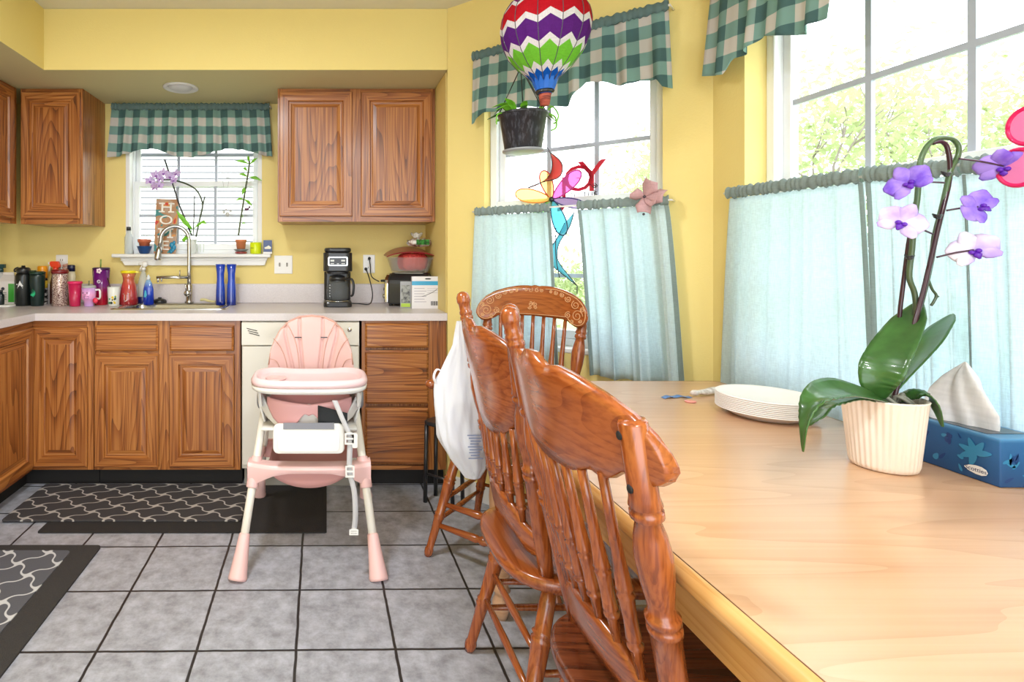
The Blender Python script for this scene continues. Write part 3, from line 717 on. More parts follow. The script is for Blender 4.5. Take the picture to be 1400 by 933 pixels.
# ------------------------------------------------------------------ table
TZ = .770; TX0, TX1, TY0, TY1 = .500, 1.385, .30, 1.955
t = thing('dining_table', 'light maple dining table with a thick rounded edge', 'table', ((TX0+TX1)/2, (TY0+TY1)/2, 0))
hx, hy = (TX1-TX0)/2, (TY1-TY0)/2
b = MB(); b.prism(rrect(-hx+.016, hx-.016, -hy+.016, hy-.016, .02), TZ-.03, TZ); b.obj('tabletop', maple, t)
b = MB(); o = rrect(-hx, hx, -hy, hy, .035, 8); n = len(o)
cx = [(0.0135, 0), (.006, -.0015), (.0015, -.007), (0, -.014), (.001, -.024), (.006, -.032), (.016, -.036), (.03, -.036)]
vs = []
for g, z in cx:
    for x, y in rrect(-hx+g, hx-g, -hy+g, hy-g, max(.006, .035-g), 8): vs.append((x, y, TZ+z))
b.add(vs, [(k*n+i, k*n+(i+1) % n, (k+1)*n+(i+1) % n, (k+1)*n+i) for k in range(len(cx)-1) for i in range(n)], 0, True)
b.obj('edge_moulding', maple_edge, t)
b = MB()
for q in ((-hx+.05, -hx+.07, -hy+.07, hy-.07), (hx-.07, hx-.05, -hy+.07, hy-.07)): b.box(*q, TZ-.125, TZ-.031)
for q in ((-hx+.07, hx-.07, -hy+.05, -hy+.07), (-hx+.07, hx-.07, hy-.20, hy-.18)): b.box(*q, TZ-.125, TZ-.031)
b.obj('apron', maple_edge, t)
legp = [(0, .018), (.03, .024), (.07, .030), (.10, .022), (.115, .022), (.13, .03), (.145, .022), (.17, .026), (.35, .034), (.55, .040), (.66, .034), (.69, .028), (.71, .038), (.73, .028), (.75, .036), (.78, .036)]
for sx in (-1, 1):
    for sy in (-1, 1):
        b = MB(); b.turn((sx*(hx-.085), sy*(hy-.11), 0), (sx*(hx-.085), sy*(hy-.11), TZ-.031), legp, 20)
        b.box(sx*(hx-.085)-.033, sx*(hx-.085)+.033, sy*(hy-.11)-.033, sy*(hy-.11)+.033, TZ-.17, TZ-.0315); b.obj('leg', maple, t)

# ------------------------------------------------------------------ press-back chairs
def crest_mesh(hw, top, bot, y0, rake, bow, th, zr=.9, n=46, m=8):
    b = MB(); us = [-math.cos(PI*k/n) for k in range(n+1)]
    fr, bk = [], []
    for u in us:
        zt_, zb_ = interp(top, abs(u)), interp(bot, abs(u))
        for k in range(m+1):
            z = zb_+(zt_-zb_)*k/m
            y = y0-bow*(1-u*u)+rake*(z-zr)
            ed = .0035 if k in (0, m) else 0
            fr.append((u*hw, y+th/2-ed, z)); bk.append((u*hw, y-th/2+ed, z))
    w = m+1; vs = fr+bk; o = len(fr); fs = []
    for i in range(n):
        for k in range(m):
            a = i*w+k; fs.append((a, a+w, a+w+1, a+1)); fs.append((o+a, o+a+1, o+a+w+1, o+a+w))
        a = i*w; fs.append((a, o+a, o+a+w, a+w)); a += m; fs.append((a, a+w, o+a+w, o+a))
    for k in range(m):
        fs.append((k, k+1, o+k+1, o+k)); a = n*w+k; fs.append((a, o+a, o+a+1, a+1))
    b.add(vs, fs, 0, True); return b
POST = [(0, .017), (.10, .0185), (.30, .020), (.395, .021), (.40, .0235), (.415, .0235), (.42, .020), (.427, .0235), (.442, .0235), (.447, .019), (.47, .018), (.53, .023), (.60, .0255), (.65, .022), (.69, .0165), (.70, .0225), (.715, .0225), (.722, .018), (.73, .0225), (.75, .020)]
SPIN = [(0, .007), (.14, .009), (.155, .0125), (.17, .0125), (.185, .009), (.2, .0125), (.215, .0115), (.3, .0105), (.40, .0125), (.415, .0135), (.43, .010), (.445, .0135), (.46, .012), (.6, .0095), (.8, .008), (1, .0075)]
LEG = [(0, .013), (.03, .017), (.06, .018), (.09, .0145), (.25, .016), (.36, .019), (.375, .0215), (.39, .017), (.405, .0215), (.42, .017), (.6, .0205), (.7, .0225), (.715, .0245), (.73, .019), (.745, .0245), (.76, .019), (.9, .019), (1, .015)]
STR = [(0, .007), (.3, .0095), (.5, .011), (.7, .0095), (1, .007)]
STRT = [(0, .009), (.3, .014), (.38, .016), (.41, .012), (.43, .018), (.46, .018), (.48, .013), (.52, .013), (.54, .018), (.57, .018), (.59, .012), (.62, .016), (.7, .014), (1, .009)]
TOPS = [(0, 1.044), (.06, 1.045), (.13, 1.034), (.19, 1.024), (.25, 1.030), (.34, 1.033), (.5, 1.026), (.7, 1.010), (.85, .990), (.94, .968), (.985, .948), (1, .93)]
BOTN = [(0, .856), (.12, .858), (.25, .860), (.36, .864), (.42, .874), (.5, .882), (.58, .876), (.64, .880), (.72, .898), (.80, .903), (.92, .895), (.98, .908), (1, .92)]
BOTD = [(0, .750), (.2, .752), (.4, .765), (.58, .790), (.66, .815), (.70, .845), (.76, .860), (.82, .868), (.9, .880), (.98, .905), (1, .92)]
TOPA = [(0, 1.082), (.05, 1.081), (.09, 1.074), (.14, 1.080), (.3, 1.078), (.5, 1.068), (.7, 1.052), (.85, 1.03), (.94, 1.005), (.985, .985), (1, .965)]
BOTA = [(0, .950), (.2, .948), (.45, .946), (.62, .944), (.70, .930), (.80, .918), (.90, .920), (.97, .935), (1, .95)]
SH = .455
def chair(label, loc, rz, seatmat, bot=BOTN, top=TOPS, arms=False, stubs=(), dz=0, lean=.262, group='press-back oak dining chairs around the maple table'):
    t = thing('dining_chair' if not arms else 'dining_armchair', label, 'chair', loc, rz, group)
    # seat
    o = []
    for k in range(40):
        a = 2*PI*k/40; c, s_ = math.cos(a), math.sin(a); e = .62
        wx = .222+.012*(s_ if s_ > 0 else 0); x = wx*(abs(c)**e)*(1 if c > 0 else -1); y = (.21*abs(s_)**.5) if s_ > 0 else -.240*abs(s_)**.72; o.append((x, y))
    b = MB(); n = 40; vs = []
    lv = [(.90, SH-.036), (.985, SH-.030), (1.0, SH-.018), (.992, SH-.004), (.965, SH), (.80, SH-.003), (.5, SH-.009), (.2, SH-.011)]
    for k, z in lv: vs += [(x*k, y*k, z) for x, y in o]
    fs = [(k*n+i, k*n+(i+1) % n, (k+1)*n+(i+1) % n, (k+1)*n+i) for k in range(len(lv)-1) for i in range(n)]
    fs += [tuple(range(n-1, -1, -1)), tuple((len(lv)-1)*n+i for i in range(n))]
    b.add(vs, fs, 0, True); b.obj('seat', seatmat, t)
    ft = {}
    for sx in (-1, 1):
        for sy in (-1, 1):
            tp = Vector((sx*.155, sy*.135, SH-.03)); bt = Vector((sx*(.255 if arms else .215), (.205 if arms else .185) if sy > 0 else -.235, 0)); ft[(sx, sy)] = (bt, tp)
            b = MB(); b.turn(bt, tp, LEG, 16); b.obj('leg', ch_z, t)
    def pt(k, f): a, c = ft[k]; return a.lerp(c, f)
    for (k1, k2, f, pr) in [((-1, -1), (1, -1), .42, STR), ((-1, -1), (1, -1), .62, STR), ((-1, 1), (1, 1), .50, STRT), ((-1, 1), (1, 1), .30, STRT),
                            ((-1, -1), (-1, 1), .34, STR), ((1, -1), (1, 1), .34, STR), ((-1, -1), (-1, 1), .54, STR), ((1, -1), (1, 1), .54, STR)]:
        b = MB(); b.turn(pt(k1, f), pt(k2, f), pr, 12); b.obj('stretcher', ch_x, t)
    # back posts
    for sx in (-1, 1):
        p0 = Vector((sx*.168, -.148, SH-.01)); p1 = Vector((sx*.212, -lean, 1.02+dz)); p1 = p0+(p1-p0)
        Ln = (p1-p0).length; prof = [(k/.75*.80, r) for k, r in POST]
        stub = sx in stubs
        b = MB()
        if stub:
            prof = [(k*.93, r) for k, r in prof]+[(.93, .0195), (.935, .0175)]; b.turn(p0, p1, prof, 22)
        elif arms:
            prof += [(.85, .018), (.90, .016)]; b.turn(p0, p1, prof, 22)
        else:
            prof += [(.99, .0175), (.995, .0195), (1.008, .0195), (1.014, .0165), (1.022, .0190), (1.034, .0190), (1.040, .0165), (1.075, .0172), (1.080, .0195), (1.088, .0208), (1.112, .0200), (1.130, .0150), (1.138, .007), (1.140, 0)]; b.turn(p0, p1, prof, 22)
        ps = b.obj('back_post', ch_z, t)
        if stub:
            for f, dx in ((.895, -.003), (.765, .003)):
                p = p0.lerp(p1, f); b = MB(); b.lathe([(.0062, 0), (.0062, .003), (0, .003)], 12, (p.x+dx, p.y-.0185, p.z), R=Matrix.Rotation(PI/2, 3, 'X'))
                b.obj('screw_hole', dark_toe, ps)
    # crest and lower rail
    rk = -.20; yc = (.040-lean) if not arms else -.208; bow = .050 if arms else .068
    cr = crest_mesh(.243 if not arms else .238, [(u, z+dz) for u, z in top], bot, yc, rk, bow, .022, .93 if not arms else .97).obj('crest_rail', ch_x, t)
    if arms:
        b = MB(); rn = random.Random(5)
        def fy(x, z): u = x/.238; return yc-bow*(1-u*u)+rk*(z-.97)+.0125
        def spiral(cx, cz, r, turns, sgn, a0):
            p = []
            for k in range(int(18*turns)):
                a = a0+sgn*2*PI*k/18; rr = r*(1-k/(18*turns)*.85); x = cx+rr*math.cos(a); z = cz+rr*math.sin(a); p.append((x, fy(x, z), z))
            b.tube(p, .0017, 5)
        for sg in (-1, 1):
            for cx_, cz_, r, a0 in ((.195, .965, .024, 0), (.185, 1.008, .018, 2), (.155, .965, .014, 1), (.152, 1.030, .014, 2.5), (.125, 1.045, .010, 2), (.215, .990, .010, 1), (.172, .940, .009, 4), (.098, 1.052, .009, 2), (.075, 1.056, .007, 1), (.21, .945, .008, 3)):
                spiral(sg*cx_, cz_, r, 1.7, sg, a0 if sg > 0 else PI-a0)
            spiral(sg*.010, 1.000, .010, 1.5, sg, 1.2); spiral(sg*.012, .985, .008, 1.3, -sg, 0); spiral(sg*.014, 1.060, .010, 1.3, sg, 2); spiral(sg*.035, 1.060, .008, 1.3, sg, 1)
            ln = [(sg*x, fy(sg*x, z), z) for x, z in ((.05, 1.066), (.10, 1.065), (.15, 1.050), (.19, 1.032), (.218, 1.005), (.230, .968), (.222, .938), (.198, .927), (.172, .935), (.155, .952))]
            b.tube(spline(ln, 4), .0018, 5)
            ln = [(sg*x, fy(sg*x, .957), .957) for x in (0, .04, .08, .12, .145)]; b.tube(ln, .0016, 5)
        b.obj('pressed_carving', pm('carving_tan', s2l(220, 168, 120), .4), cr)
    zr = .50
    lt = [(0, .603), (.2, .602), (.45, .592), (.6, .578), (.72, .558), (.85, .552), (1, .545)]; lb = [(0, .515), (.3, .512), (.5, .505), (.62, .490), (.75, .485), (1, .490)]
    crest_mesh(.168, lt, lb, -.160, -.20, .034, .020, .5, 30, 5).obj('lower_rail', ch_x, t)
    for k in range(-3, 4):
        x0 = k*.040; u0 = x0/.168; u1 = (k*.047)/.26
        za = interp(lt, abs(u0))-.004; zb = interp(bot, abs(u1))+.006
        a = Vector((x0, -.160-.034*(1-u0*u0)-.20*(za-.5), za)); c = Vector((k*.047, yc-bow*(1-u1*u1)+rk*(zb-(.93 if not arms else .97)), zb))
        b = MB(); b.turn(a, c, SPIN, 12); b.obj('spindle', ch_z, t)
    if arms:
        for sx in (-1, 1):
            ctr = spline([(sx*.182, -.195, .70), (sx*.225, -.10, .695), (sx*.262, .02, .69), (sx*.272, .10, .69), (sx*.268, .155, .685)], 5)
            rr = [.014+.008*min(1, i/12) for i in range(len(ctr)-1)]+[.012]
            b = MB(); b.tube(ctr, rr, 12, flat=.55); b.sph((sx*.268, .150, .682), .027, 14, sc=(1, 1, .75)); b.obj('armrest', ch_x, t)
            b = MB(); b.turn((sx*.205, .09, SH-.01), (sx*.262, .12, .68), [(0, .015), (.2, .017), (.25, .021), (.3, .016), (.35, .021), (.5, .022), (.75, .015), (.8, .019), (.85, .014), (1, .014)], 16); b.obj('arm_support', ch_z, t)
    return t
chair('oak press-back chair nearest the camera, a broken post top missing its finial', (.674, .980, 0), -PI/2, seat_dark, stubs=(1,))
chair('oak press-back chair between the nearest chair and the carved armchair', (.672, 1.478, 0), -PI/2, ch_x, bot=BOTD, lean=.242)
chair('oak armchair with a carved crest facing the table from the window corner', (.735, 2.215, 0), math.radians(139), ch_x, BOTA, TOPA, arms=True)
S.objects['dining_chair'].rotation_euler.z = -PI/2+.022

# white shopping bag on the middle chair
t = thing('shopping_bag', 'white translucent shopping bag hanging from the middle dining chair', 'bag', (.432, 1.775, .50))
bagm = pm('bag_film', (.80, .82, .90), .35, alpha=.88, trans=0, sheen=.2)
def bagf(u, v):
    a = 2*PI*u; z = .50-.50*v
    xl = interp([(0, -.012), (.15, -.025), (.38, -.078), (.6, -.080), (.75, -.070), (.88, -.035), (1, .012)], v)
    xr = interp([(0, .006), (.15, .02), (.38, .075), (.75, .09), (.93, .085), (1, .062)], v)
    wy = interp([(0, .008), (.1, .014), (.3, .03), (.5, .045), (.8, .05), (1, .022)], v)
    rip = 1+.05*math.sin(a*5+v*9)+.05*math.sin(a*9-v*6)+.025*math.sin(a*17+v*21)
    return ((xl+xr)/2+(xr-xl)/2*math.cos(a)*rip, wy*math.sin(a)*rip, z)
b = MB(); b.grid(bagf, 60, 46); b.lathe([(.001, -.002), (.024, .0)], 20, (.037, 0, 0)); b.obj('bag_film', bagm, t)
b = MB(); b.tube(spline([(-.070, 0, .28), (-.088, -.01, .32), (-.075, 0, .345), (-.05, 0, .33)], 5), .006, 8, flat=.4); b.obj('handle_loop', pm('bag_handle', (.8, .8, .85), .4), t)
b = MB()
for k in range(9): b.cbox((.030+.002*(k % 3), -.054, .150-.009*k), (.045-.006*(k % 4), .001, .003), 0)
b.obj('printed_notice', pm('bag_print', (.22, .27, .45), .5), t)
b = MB(); b.lathe([(.026, 0), (.028, .002), (.030, .10), (.027, .12), (.012, .14), (.012, .15)], 20, (.035, .0, .012), sx=1.0); b.obj('carton_inside', pm('bag_content', (.7, .72, .78), .5), t)
# unidentified dark object behind the armchair legs, built in the form of a stool
t = thing('dark_object', 'unidentified dark object, built as a black stool, half hidden behind the shopping bag and the armchair front leg', 'stool', (.575, 2.70, 0), -.73)
for sx in (-1, 1):
    for sy in (-1, 1):
        b = MB(); b.tube([(sx*.075, sy*.05, 0), (sx*.07, sy*.045, .38)], .010, 10); b.obj('leg', black_pl, t)
MB().prism(rrect(-.085, .085, -.06, .06, .03), .38, .40).obj('seat', black_pl, t, bevel=.005)
b = MB(); b.tube([(-.073, -.048, .14), (.073, -.048, .14)], .007, 8); b.obj('crossbar', black_pl, t)

# ------------------------------------------------------------------ high chair
HX, HY = -.0675, 2.06
t = thing('high_chair', 'pink and white baby high chair in front of the dishwasher', 'high chair', (HX, HY, 0))
wtube = pm('leg_white', s2l(232, 226, 214), .3)
FT = {}
for sx in (-1, 1):
    top = Vector((sx*.186, .26, .60)); bot = Vector((sx*.264, 0, 0)); FT[(sx, 0)] = (bot, top)
    l = MB().tube([bot+(top-bot)*.02, top], .0165, 16).obj('front_leg', wtube, t)
    b = MB(); b.turn(bot, bot.lerp(top, .24), [(0, .035), (.06, .036), (.12, .034), (.6, .026), (.97, .021), (1, .018)], 20); b.obj('foot_cap', pink, l)
    top = Vector((sx*.186, .38, .60)); bot = Vector((sx*.268, .715, .0065 if sx < 0 else 0)); FT[(sx, 1)] = (bot, top)
    l = MB().tube([bot+(top-bot)*.02, top], .0165, 16).obj('rear_leg', wtube, t)
    b = MB(); b.turn(bot, bot.lerp(top, .2), [(0, .032), (.06, .033), (.12, .031), (.6, .025), (.97, .021), (1, .018)], 20); b.obj('foot_cap', pink, l)
# front footboard bar
b = MB()
def barf(zt_, zb_, y): return y
us = [k/24*2-1 for k in range(25)]
vs = []
for u in us:
    zt_ = .392-.006*(1-abs(u)**6); zb_ = interp([(0, .352), (.35, .350), (.6, .338), (.8, .312), (.88, .300), (1, .292)], abs(u))
    x = u*(.232+.012*(1)); y = interp([(0, .125), (.6, .130), (1, .155)], abs(u))
    for yy, zz in ((y-.030, zb_+.006), (y-.035, zt_-.012), (y-.025, zt_), (y+.03, zt_), (y+.036, zt_-.01), (y+.03, zb_+.004)): vs.append((x, yy, zz))
fs = [(i*6+k, (i+1)*6+k, (i+1)*6+(k+1) % 6, i*6+(k+1) % 6) for i in range(24) for k in range(6)]+[tuple(range(5, -1, -1)), tuple(144+k for k in range(6))]
b.add(vs, fs, 0, True)
for sx in (-1, 1):
    bo, to = FT[(sx, 0)]; b.turn(bo.lerp(to, .485), bo.lerp(to, .665), [(0, .0225), (.06, .0245), (.9, .0235), (1, .021)], 18)
b.obj('front_crossbar', pink, t, bevel=.002)
b = MB(); bo, to = FT[(-1, 1)]; bo2, to2 = FT[(1, 1)]; p, q_ = bo.lerp(to, .5), bo2.lerp(to2, .5)
b.prism([(p.x, p.z-.04), (q_.x, q_.z-.04), (q_.x, q_.z+.04), (p.x, p.z+.04)], p.y-.02, p.y+.02, 'y'); b.obj('rear_crossbar', pink_d, t, bevel=.008)
for sx in (-1, 1):
    a, c = FT[(sx, 0)][0].lerp(FT[(sx, 0)][1], .6), FT[(sx, 1)][0].lerp(FT[(sx, 1)][1], .5)
    b = MB(); b.tube([a, c], .014, 10); b.obj('side_brace', pink, t)
# storage basket
b = MB()
def basf(u, v):
    x = -.165+.33*u; y = .16+.36*v; sag = math.sin(PI*u)**.5*math.sin(PI*min(1, v*1.0+.08))**.5 if 0 < u < 1 else 0
    return (x, y, .375-.105*sag)
b.grid(basf, 24, 16); b.grid(lambda u, v: (-.165+.33*u, .155+.004*v, .375-(.008+.09*math.sin(PI*u)**.45 if 0 < u < 1 else .0)*v), 24, 4)
b.obj('fabric_basket', pink_d, t, solid=.003)
# seat shell
b = MB()
def shell(u, v):
    a = PI*u; zt_ = .635; x = -.205*math.cos(a); yf = .12-.045*math.sin(a)
    x2 = x*(1-.18*v); return (x2, yf+.05*v+.10*abs(math.cos(a))**4*(1-v*.5), zt_-.155*v)
def shellf(u, v):
    x = (u*2-1)*.205; ax = abs(u*2-1)
    top_ = interp([(0, .625), (.16, .62), (.28, .575), (.5, .560), (.75, .585), (.9, .63), (1, .665)], ax)
    bot_ = interp([(0, .52), (.6, .525), (.85, .56), (1, .60)], ax)
    return (x, .115+.085*ax**3+.015*v, top_*(1-v)+bot_*v)
b.grid(shellf, 40, 10)
for sx in (-1, 1):
    b.grid(lambda u, v: (sx*(.205+.004*math.sin(PI*v)), .20+.25*u, .60+.10*v), 8, 6)
    b.grid(lambda u, v: (sx*(.205-.02*v), .20+.25*u, .60-.07*v), 8, 4)
b.grid(lambda u, v: (-.19+.38*u, .12+.34*v, .523), 6, 6)
b.obj('seat_shell', white_pl, t, solid=.008)
for sx in (-1, 1):
    b = MB(); b.lathe([(.04, 0), (.04, .015), (.03, .02), (0, .02)], 20, (sx*.205, .30, .60), R=Matrix.Rotation(sx*PI/2, 3, 'Y')); b.obj('leg_joint', pm('joint_grey', (.25, .25, .27), .4), t)
# backrest pad
b = MB()
BO = [(0, .940), (.3, .935), (.55, .915), (.75, .880), (.88, .835), (.96, .79), (1, .735)]
def backf(u, v, off=0):
    q2 = u*2-1; zt_ = interp(BO, abs(q2)); zb_ = .575; z = zt_*(1-v)+zb_*v
    w = .188*(interp([(.575, .90), (.70, 1), (.94, 1)], z)); x = q2*w
    y = .40+(z-.575)*.14+.0*abs(q2)-.055*abs(q2)**3+.0; puff = .0
    for c in (-.62, -.28, .28, .62):
        cc = c*(1.0-.62*max(0, (.86-z)/.30)) if z < .86 else c
        puff -= .012*math.exp(-((q2-cc)/.025)**2)
    ed = .022*(max(abs(q2), 1-v*1.6)**8 if v < .3 else abs(q2)**8)
    return (x, y-.022-puff*-1*-1+ed+off, z)
def backq(u, v): x, y, z = backf(u, v); return (x, y, z)
b.grid(backq, 90, 40); b.grid(lambda u, v: (backf(u, v)[0], .43+(backf(u, v)[2]-.575)*.14-.055*abs(u*2-1)**3, backf(u, v)[2]), 40, 16)
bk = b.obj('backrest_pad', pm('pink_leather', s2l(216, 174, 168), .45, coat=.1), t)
b = MB()
seam = pm('seam_tan', s2l(205, 158, 140), .5)
for sg in (-1, 1):
    for ctr in ([(.26, .575), (.28, .72), (.36, .82), (.52, .890), (.62, .915)][0:5], [(.50, .60), (.56, .72), (.70, .80), (.88, .845)], [(.70, .70), (.80, .745), (.95, .76)]):
        p = []
        for q2, z in [(a.x, a.y) for a in spline([(q0*sg, z0_, 0) for q0, z0_ in ctr], 6)]:
            w = .188*(interp([(.575, .90), (.70, 1), (.94, 1)], z)); p.append((q2*w, .40+(z-.575)*.14-.055*abs(q2)**3-.0215-.003, z))
        b.tube(p, .0016, 6)
rim = []
for k in range(61):
    q2 = -1+2*k/60; z = interp(BO, abs(q2))-.003; w = .188*(interp([(.575, .90), (.70, 1), (.94, 1)], z)); rim.append((q2*w*.985, .40+(z-.575)*.14-.055*abs(q2)**3-.003, z))
b.tube(rim, .003, 6)
b.obj('piping', seam, bk)
b = MB()
for sg in (-1, 1): b.cbox((sg*.058, .40+.27*.14-.0255, .845), (.030, .004, .004), 0)
b.obj('strap_slot', black_pl, bk)
b = MB()
b.grid(lambda u, v: (-.188+.376*u, .452+.03*math.sin(PI*u)+(-.03)*(1-math.sin(PI*u)), .56+(interp(BO, abs(2*u-1))-.575)*v*.97), 24, 8)
b.obj('back_shell', white_pl, t, solid=.006)
# seat cushion
b = MB()
def cus(u, v):
    q2 = u*2-1; lip = interp([(0, .585), (.10, .592), (.2, .575), (.38, .528), (.62, .532), (.85, .57), (1, .62)], abs(q2))
    if v < .4: k = v/.4; return (q2*.168, .098+.05*abs(q2)**3, lip+(.625+.02*abs(q2)-lip)*k)
    k = (v-.4)/.6; return (q2*.168, .098+.05*abs(q2)**3+(.30)*k, .625+.02*abs(q2)-.03*math.sin(PI*k*.8))
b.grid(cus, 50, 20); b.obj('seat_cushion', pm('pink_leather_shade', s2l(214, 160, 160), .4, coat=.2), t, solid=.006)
b = MB(); b.grid(lambda u, v: (.035+.115*u, .0905-.003*v+.0, .560+.068*v-.030*u), 6, 4); b.obj('cushion_underside', pm('black_mesh', (.02, .022, .025), .8), t, solid=.003)
# tray
def trayo(g=0, hw=.232, y0=.045, y1=.345):
    o = []
    for k in range(48):
        a = 2*PI*k/48; c, s_ = math.cos(a), math.sin(a)
        x = (hw-g)*(abs(c)**.55)*(1 if c > 0 else -1); y = (y0+y1)/2+((y1-y0)/2-g)*(abs(s_)**.6)*(1 if s_ > 0 else -1)
        if s_ > 0: y -= .05*math.exp(-(x/.13)**4)*s_
        o.append((x, y))
    return o
def rings(b, lv, mi=0):
    n = 48; vs = []
    for g, z in lv: vs += [(x, y, z) for x, y in trayo(g)]
    fs = [(k*n+i, k*n+(i+1) % n, (k+1)*n+(i+1) % n, (k+1)*n+i) for k in range(len(lv)-1) for i in range(n)]
    fs += [tuple(range(n-1, -1, -1)), tuple((len(lv)-1)*n+i for i in range(n))]; b.add(vs, fs, mi, True)
b = MB(); rings(b, [(.035, .672), (.012, .676), (.002, .684), (.0, .698), (.004, .700)]); tb = b.obj('tray_base', white_pl, t)
b = MB(); rings(b, [(.004, .7005), (-.002, .706), (-.002, .718), (.004, .728), (.012, .731), (.022, .728), (.030, .716), (.040, .713)])
b.obj('tray', pm('pink_tray', s2l(238, 204, 206), .25, coat=.4), t)
b = MB(); b.lathe([(.040, .0), (.042, .004), (.038, .006), (.034, -.0), (.030, .0005), (0, .0005)], 28, (-.135, .165, .7145)); b.obj('cup_holder', pink, t)
for sx in (-1, 1):
    b = MB(); b.prism([(.16, .60), (.30, .60), (.34, .672), (.12, .672)], sx*.196-.006, sx*.196+.006, 'x'); b.obj('tray_arm', white_pl, t, bevel=.003)
# leg rest panel
b = MB(); b.prism(rrect(-.138, .138, .445, .560, .022), .070, .088, 'y'); lr = b.obj('leg_rest', white_pl, t, bevel=.005, seg=3)
b = MB(); b.box(-.098, .098, .066, .0695, .542, .566); b.obj('grey_strip', pm('strip_grey', (.24, .24, .27), .5), lr)
b = MB(); b.prism(rrect(-.12, .12, .455, .538, .02), .067, .0695, 'y'); b.obj('raised_panel', pm('panel_white', (.86, .84, .80), .3), lr, bevel=.002)
# harness strap
b = MB(); st = pm('strap_grey', (.52, .51, .52), .8)
pth = spline([(.10, .06, .655), (.125, .035, .60), (.155, .02, .53), (.155, .01, .46), (.155, .01, .40), (.172, .0, .33), (.176, -.005, .25), (.172, .0, .19)], 6)
vs = []
for p in pth: vs += [(p.x-.010, p.y, p.z), (p.x+.010, p.y-.002, p.z)]
b.add(vs, [(2*i, 2*i+1, 2*i+3, 2*i+2) for i in range(len(pth)-1)], 0, True); sp = b.obj('harness_strap', st, t, solid=.002)
for z, x, y, nm in ((.525, .154, .010, 'side_buckle'), (.405, .156, .002, 'slider_buckle'), (.183, .170, -.006, 'end_clip')):
    b = MB(); h = .022 if z > .2 else .011
    b.box(x-.017, x-.011, y-.004, y+.004, z-h, z+h); b.box(x+.011, x+.017, y-.004, y+.004, z-h, z+h); b.box(x-.017, x+.017, y-.0041, y+.0039, z-h, z-h+.006); b.box(x-.017, x+.017, y-.0041, y+.0039, z+h-.006, z+h); b.box(x-.015, x+.015, y-.0042, y+.0038, z-.003, z+.003)
    b.obj(nm, white_pl, sp)
b = MB(); b.prism(rrect(.165, .185, .49, .545, .006), .006, .018, 'y'); b.obj('press_buckle', white_pl, sp)
# ------------------------------------------------------------------ things on the counter
CT = .9145
def cp(px, Y): return ((px-CX)*Y/F, Y, CT)
def hgt(py, Y): return HZ-(py-CY)/F*Y-CT
def wid(p0, p1, Y): return (p1-p0)*Y/F
def plastic(n, r, g, b, rough=.3, **k): return pm(n, s2l(r, g, b), rough, coat=.3, **k)
Yc = 3.30
# carton and neighbours at the far left
t = thing('milk_carton', 'white gable-top carton with a green side at the left end of the counter', 'carton', cp(12, 3.31), .12)
b = MB(); b.box(-.045, .045, -.035, .035, 0, .145, 0); b.add([(-.045, -.035, .145), (.045, -.035, .145), (.045, .035, .145), (-.045, .035, .145), (-.03, 0, .185), (.03, 0, .185)], [(0, 1, 5, 4), (2, 3, 4, 5), (1, 2, 5), (3, 0, 4)], 0); b.box(-.032, .032, -.002, .002, .183, .197, 0)
b.obj('carton_body', plastic('carton_white', 215, 208, 202), t)
b = MB(); b.box(.012, .0445, -.0365, -.0352, .02, .13); b.box(.0452, .0462, -.030, .030, .02, .13); b.obj('green_panel', plastic('label_green', 60, 150, 50), t)
b = MB(); b.lathe([(.010, 0), (.010, .001), (.006, .001), (.006, 0)], 16, (-.018, -.0355, .10), R=Matrix.Rotation(PI/2, 3, 'X'))
for k in range(5): b.box(-.038, .002, -.0362, -.0352, .035+.01*k, .038+.01*k)
b.obj('printed_lines', plastic('print_grey', 70, 70, 80), t)
t = thing('serving_tray', 'flat white tray at the left edge under the small dark bottle', 'tray', cp(-2, 3.22))
MB().prism(rrect(-.09, .09, -.05, .03, .015), 0, .012).obj('tray_body', white_pl, t, bevel=.003)
t = thing('small_bottle', 'small black bottle standing on the white tray at the left edge', 'bottle', (cp(1, 3.20)[0], 3.20, CT+.0125))
MB().lathe([(.017, 0), (.019, .004), (.019, .055), (.012, .064), (.010, .070)], 20).obj('bottle_body', plastic('bottle_black_teal', 14, 26, 30), t); MB().lathe([(.011, .0705), (.011, .085), (0, .085)], 16).obj('cap', black_pl, t)
t = thing('cleaner_bottle', 'pale bottle with a dark teal spray head behind the white carton', 'bottle', cp(1, 3.41))
MB().lathe([(.035, 0), (.037, .01), (.037, .14), (.026, .18), (.014, .195)], 24).obj('bottle_body', plastic('pale_plastic', 200, 200, 198), t)
b = MB(); b.lathe([(.016, .1955), (.016, .215), (.012, .22)], 16); b.cbox((.0, 0, .232), (.055, .02, .024)); b.cbox((-.022, 0, .212), (.008, .012, .03)); b.obj('spray_head', plastic('teal_dark', 16, 60, 68), t)
# flask
t = thing('water_flask', 'tall black flask with a white mark and a black flip-handle lid', 'flask', cp(32, 3.28))
MB().lathe([(.040, 0), (.043, .004), (.043, .175), (.040, .186), (.034, .192)], 28).obj('flask_body', plastic('flask_black', 16, 22, 22, .45), t)
b = MB(); b.lathe([(.034, .1925), (.038, .196), (.039, .218), (.030, .226), (.012, .228), (.010, .238), (0, .238)], 24); b.tube(spline([(-.032, 0, .206), (-.052, 0, .203), (-.050, 0, .218), (-.030, 0, .226)], 5), .005, 8); b.obj('flip_lid', black_pl, t)
b = MB()
for pts in ([(-.012, .112), (-.004, .135), (.002, .148), (.003, .150), (.008, .138), (.020, .118), (.013, .113), (.002, .124), (-.004, .113)], [(-.014, .106), (.018, .106), (.018, .109), (-.014, .109)], [(-.022, .125), (-.018, .132), (-.010, .130), (-.014, .124)]):
    vs = [(x, -math.sqrt(.0435**2-x*x), z) for x, z in pts]; b.add(vs, [tuple(range(len(pts)))])
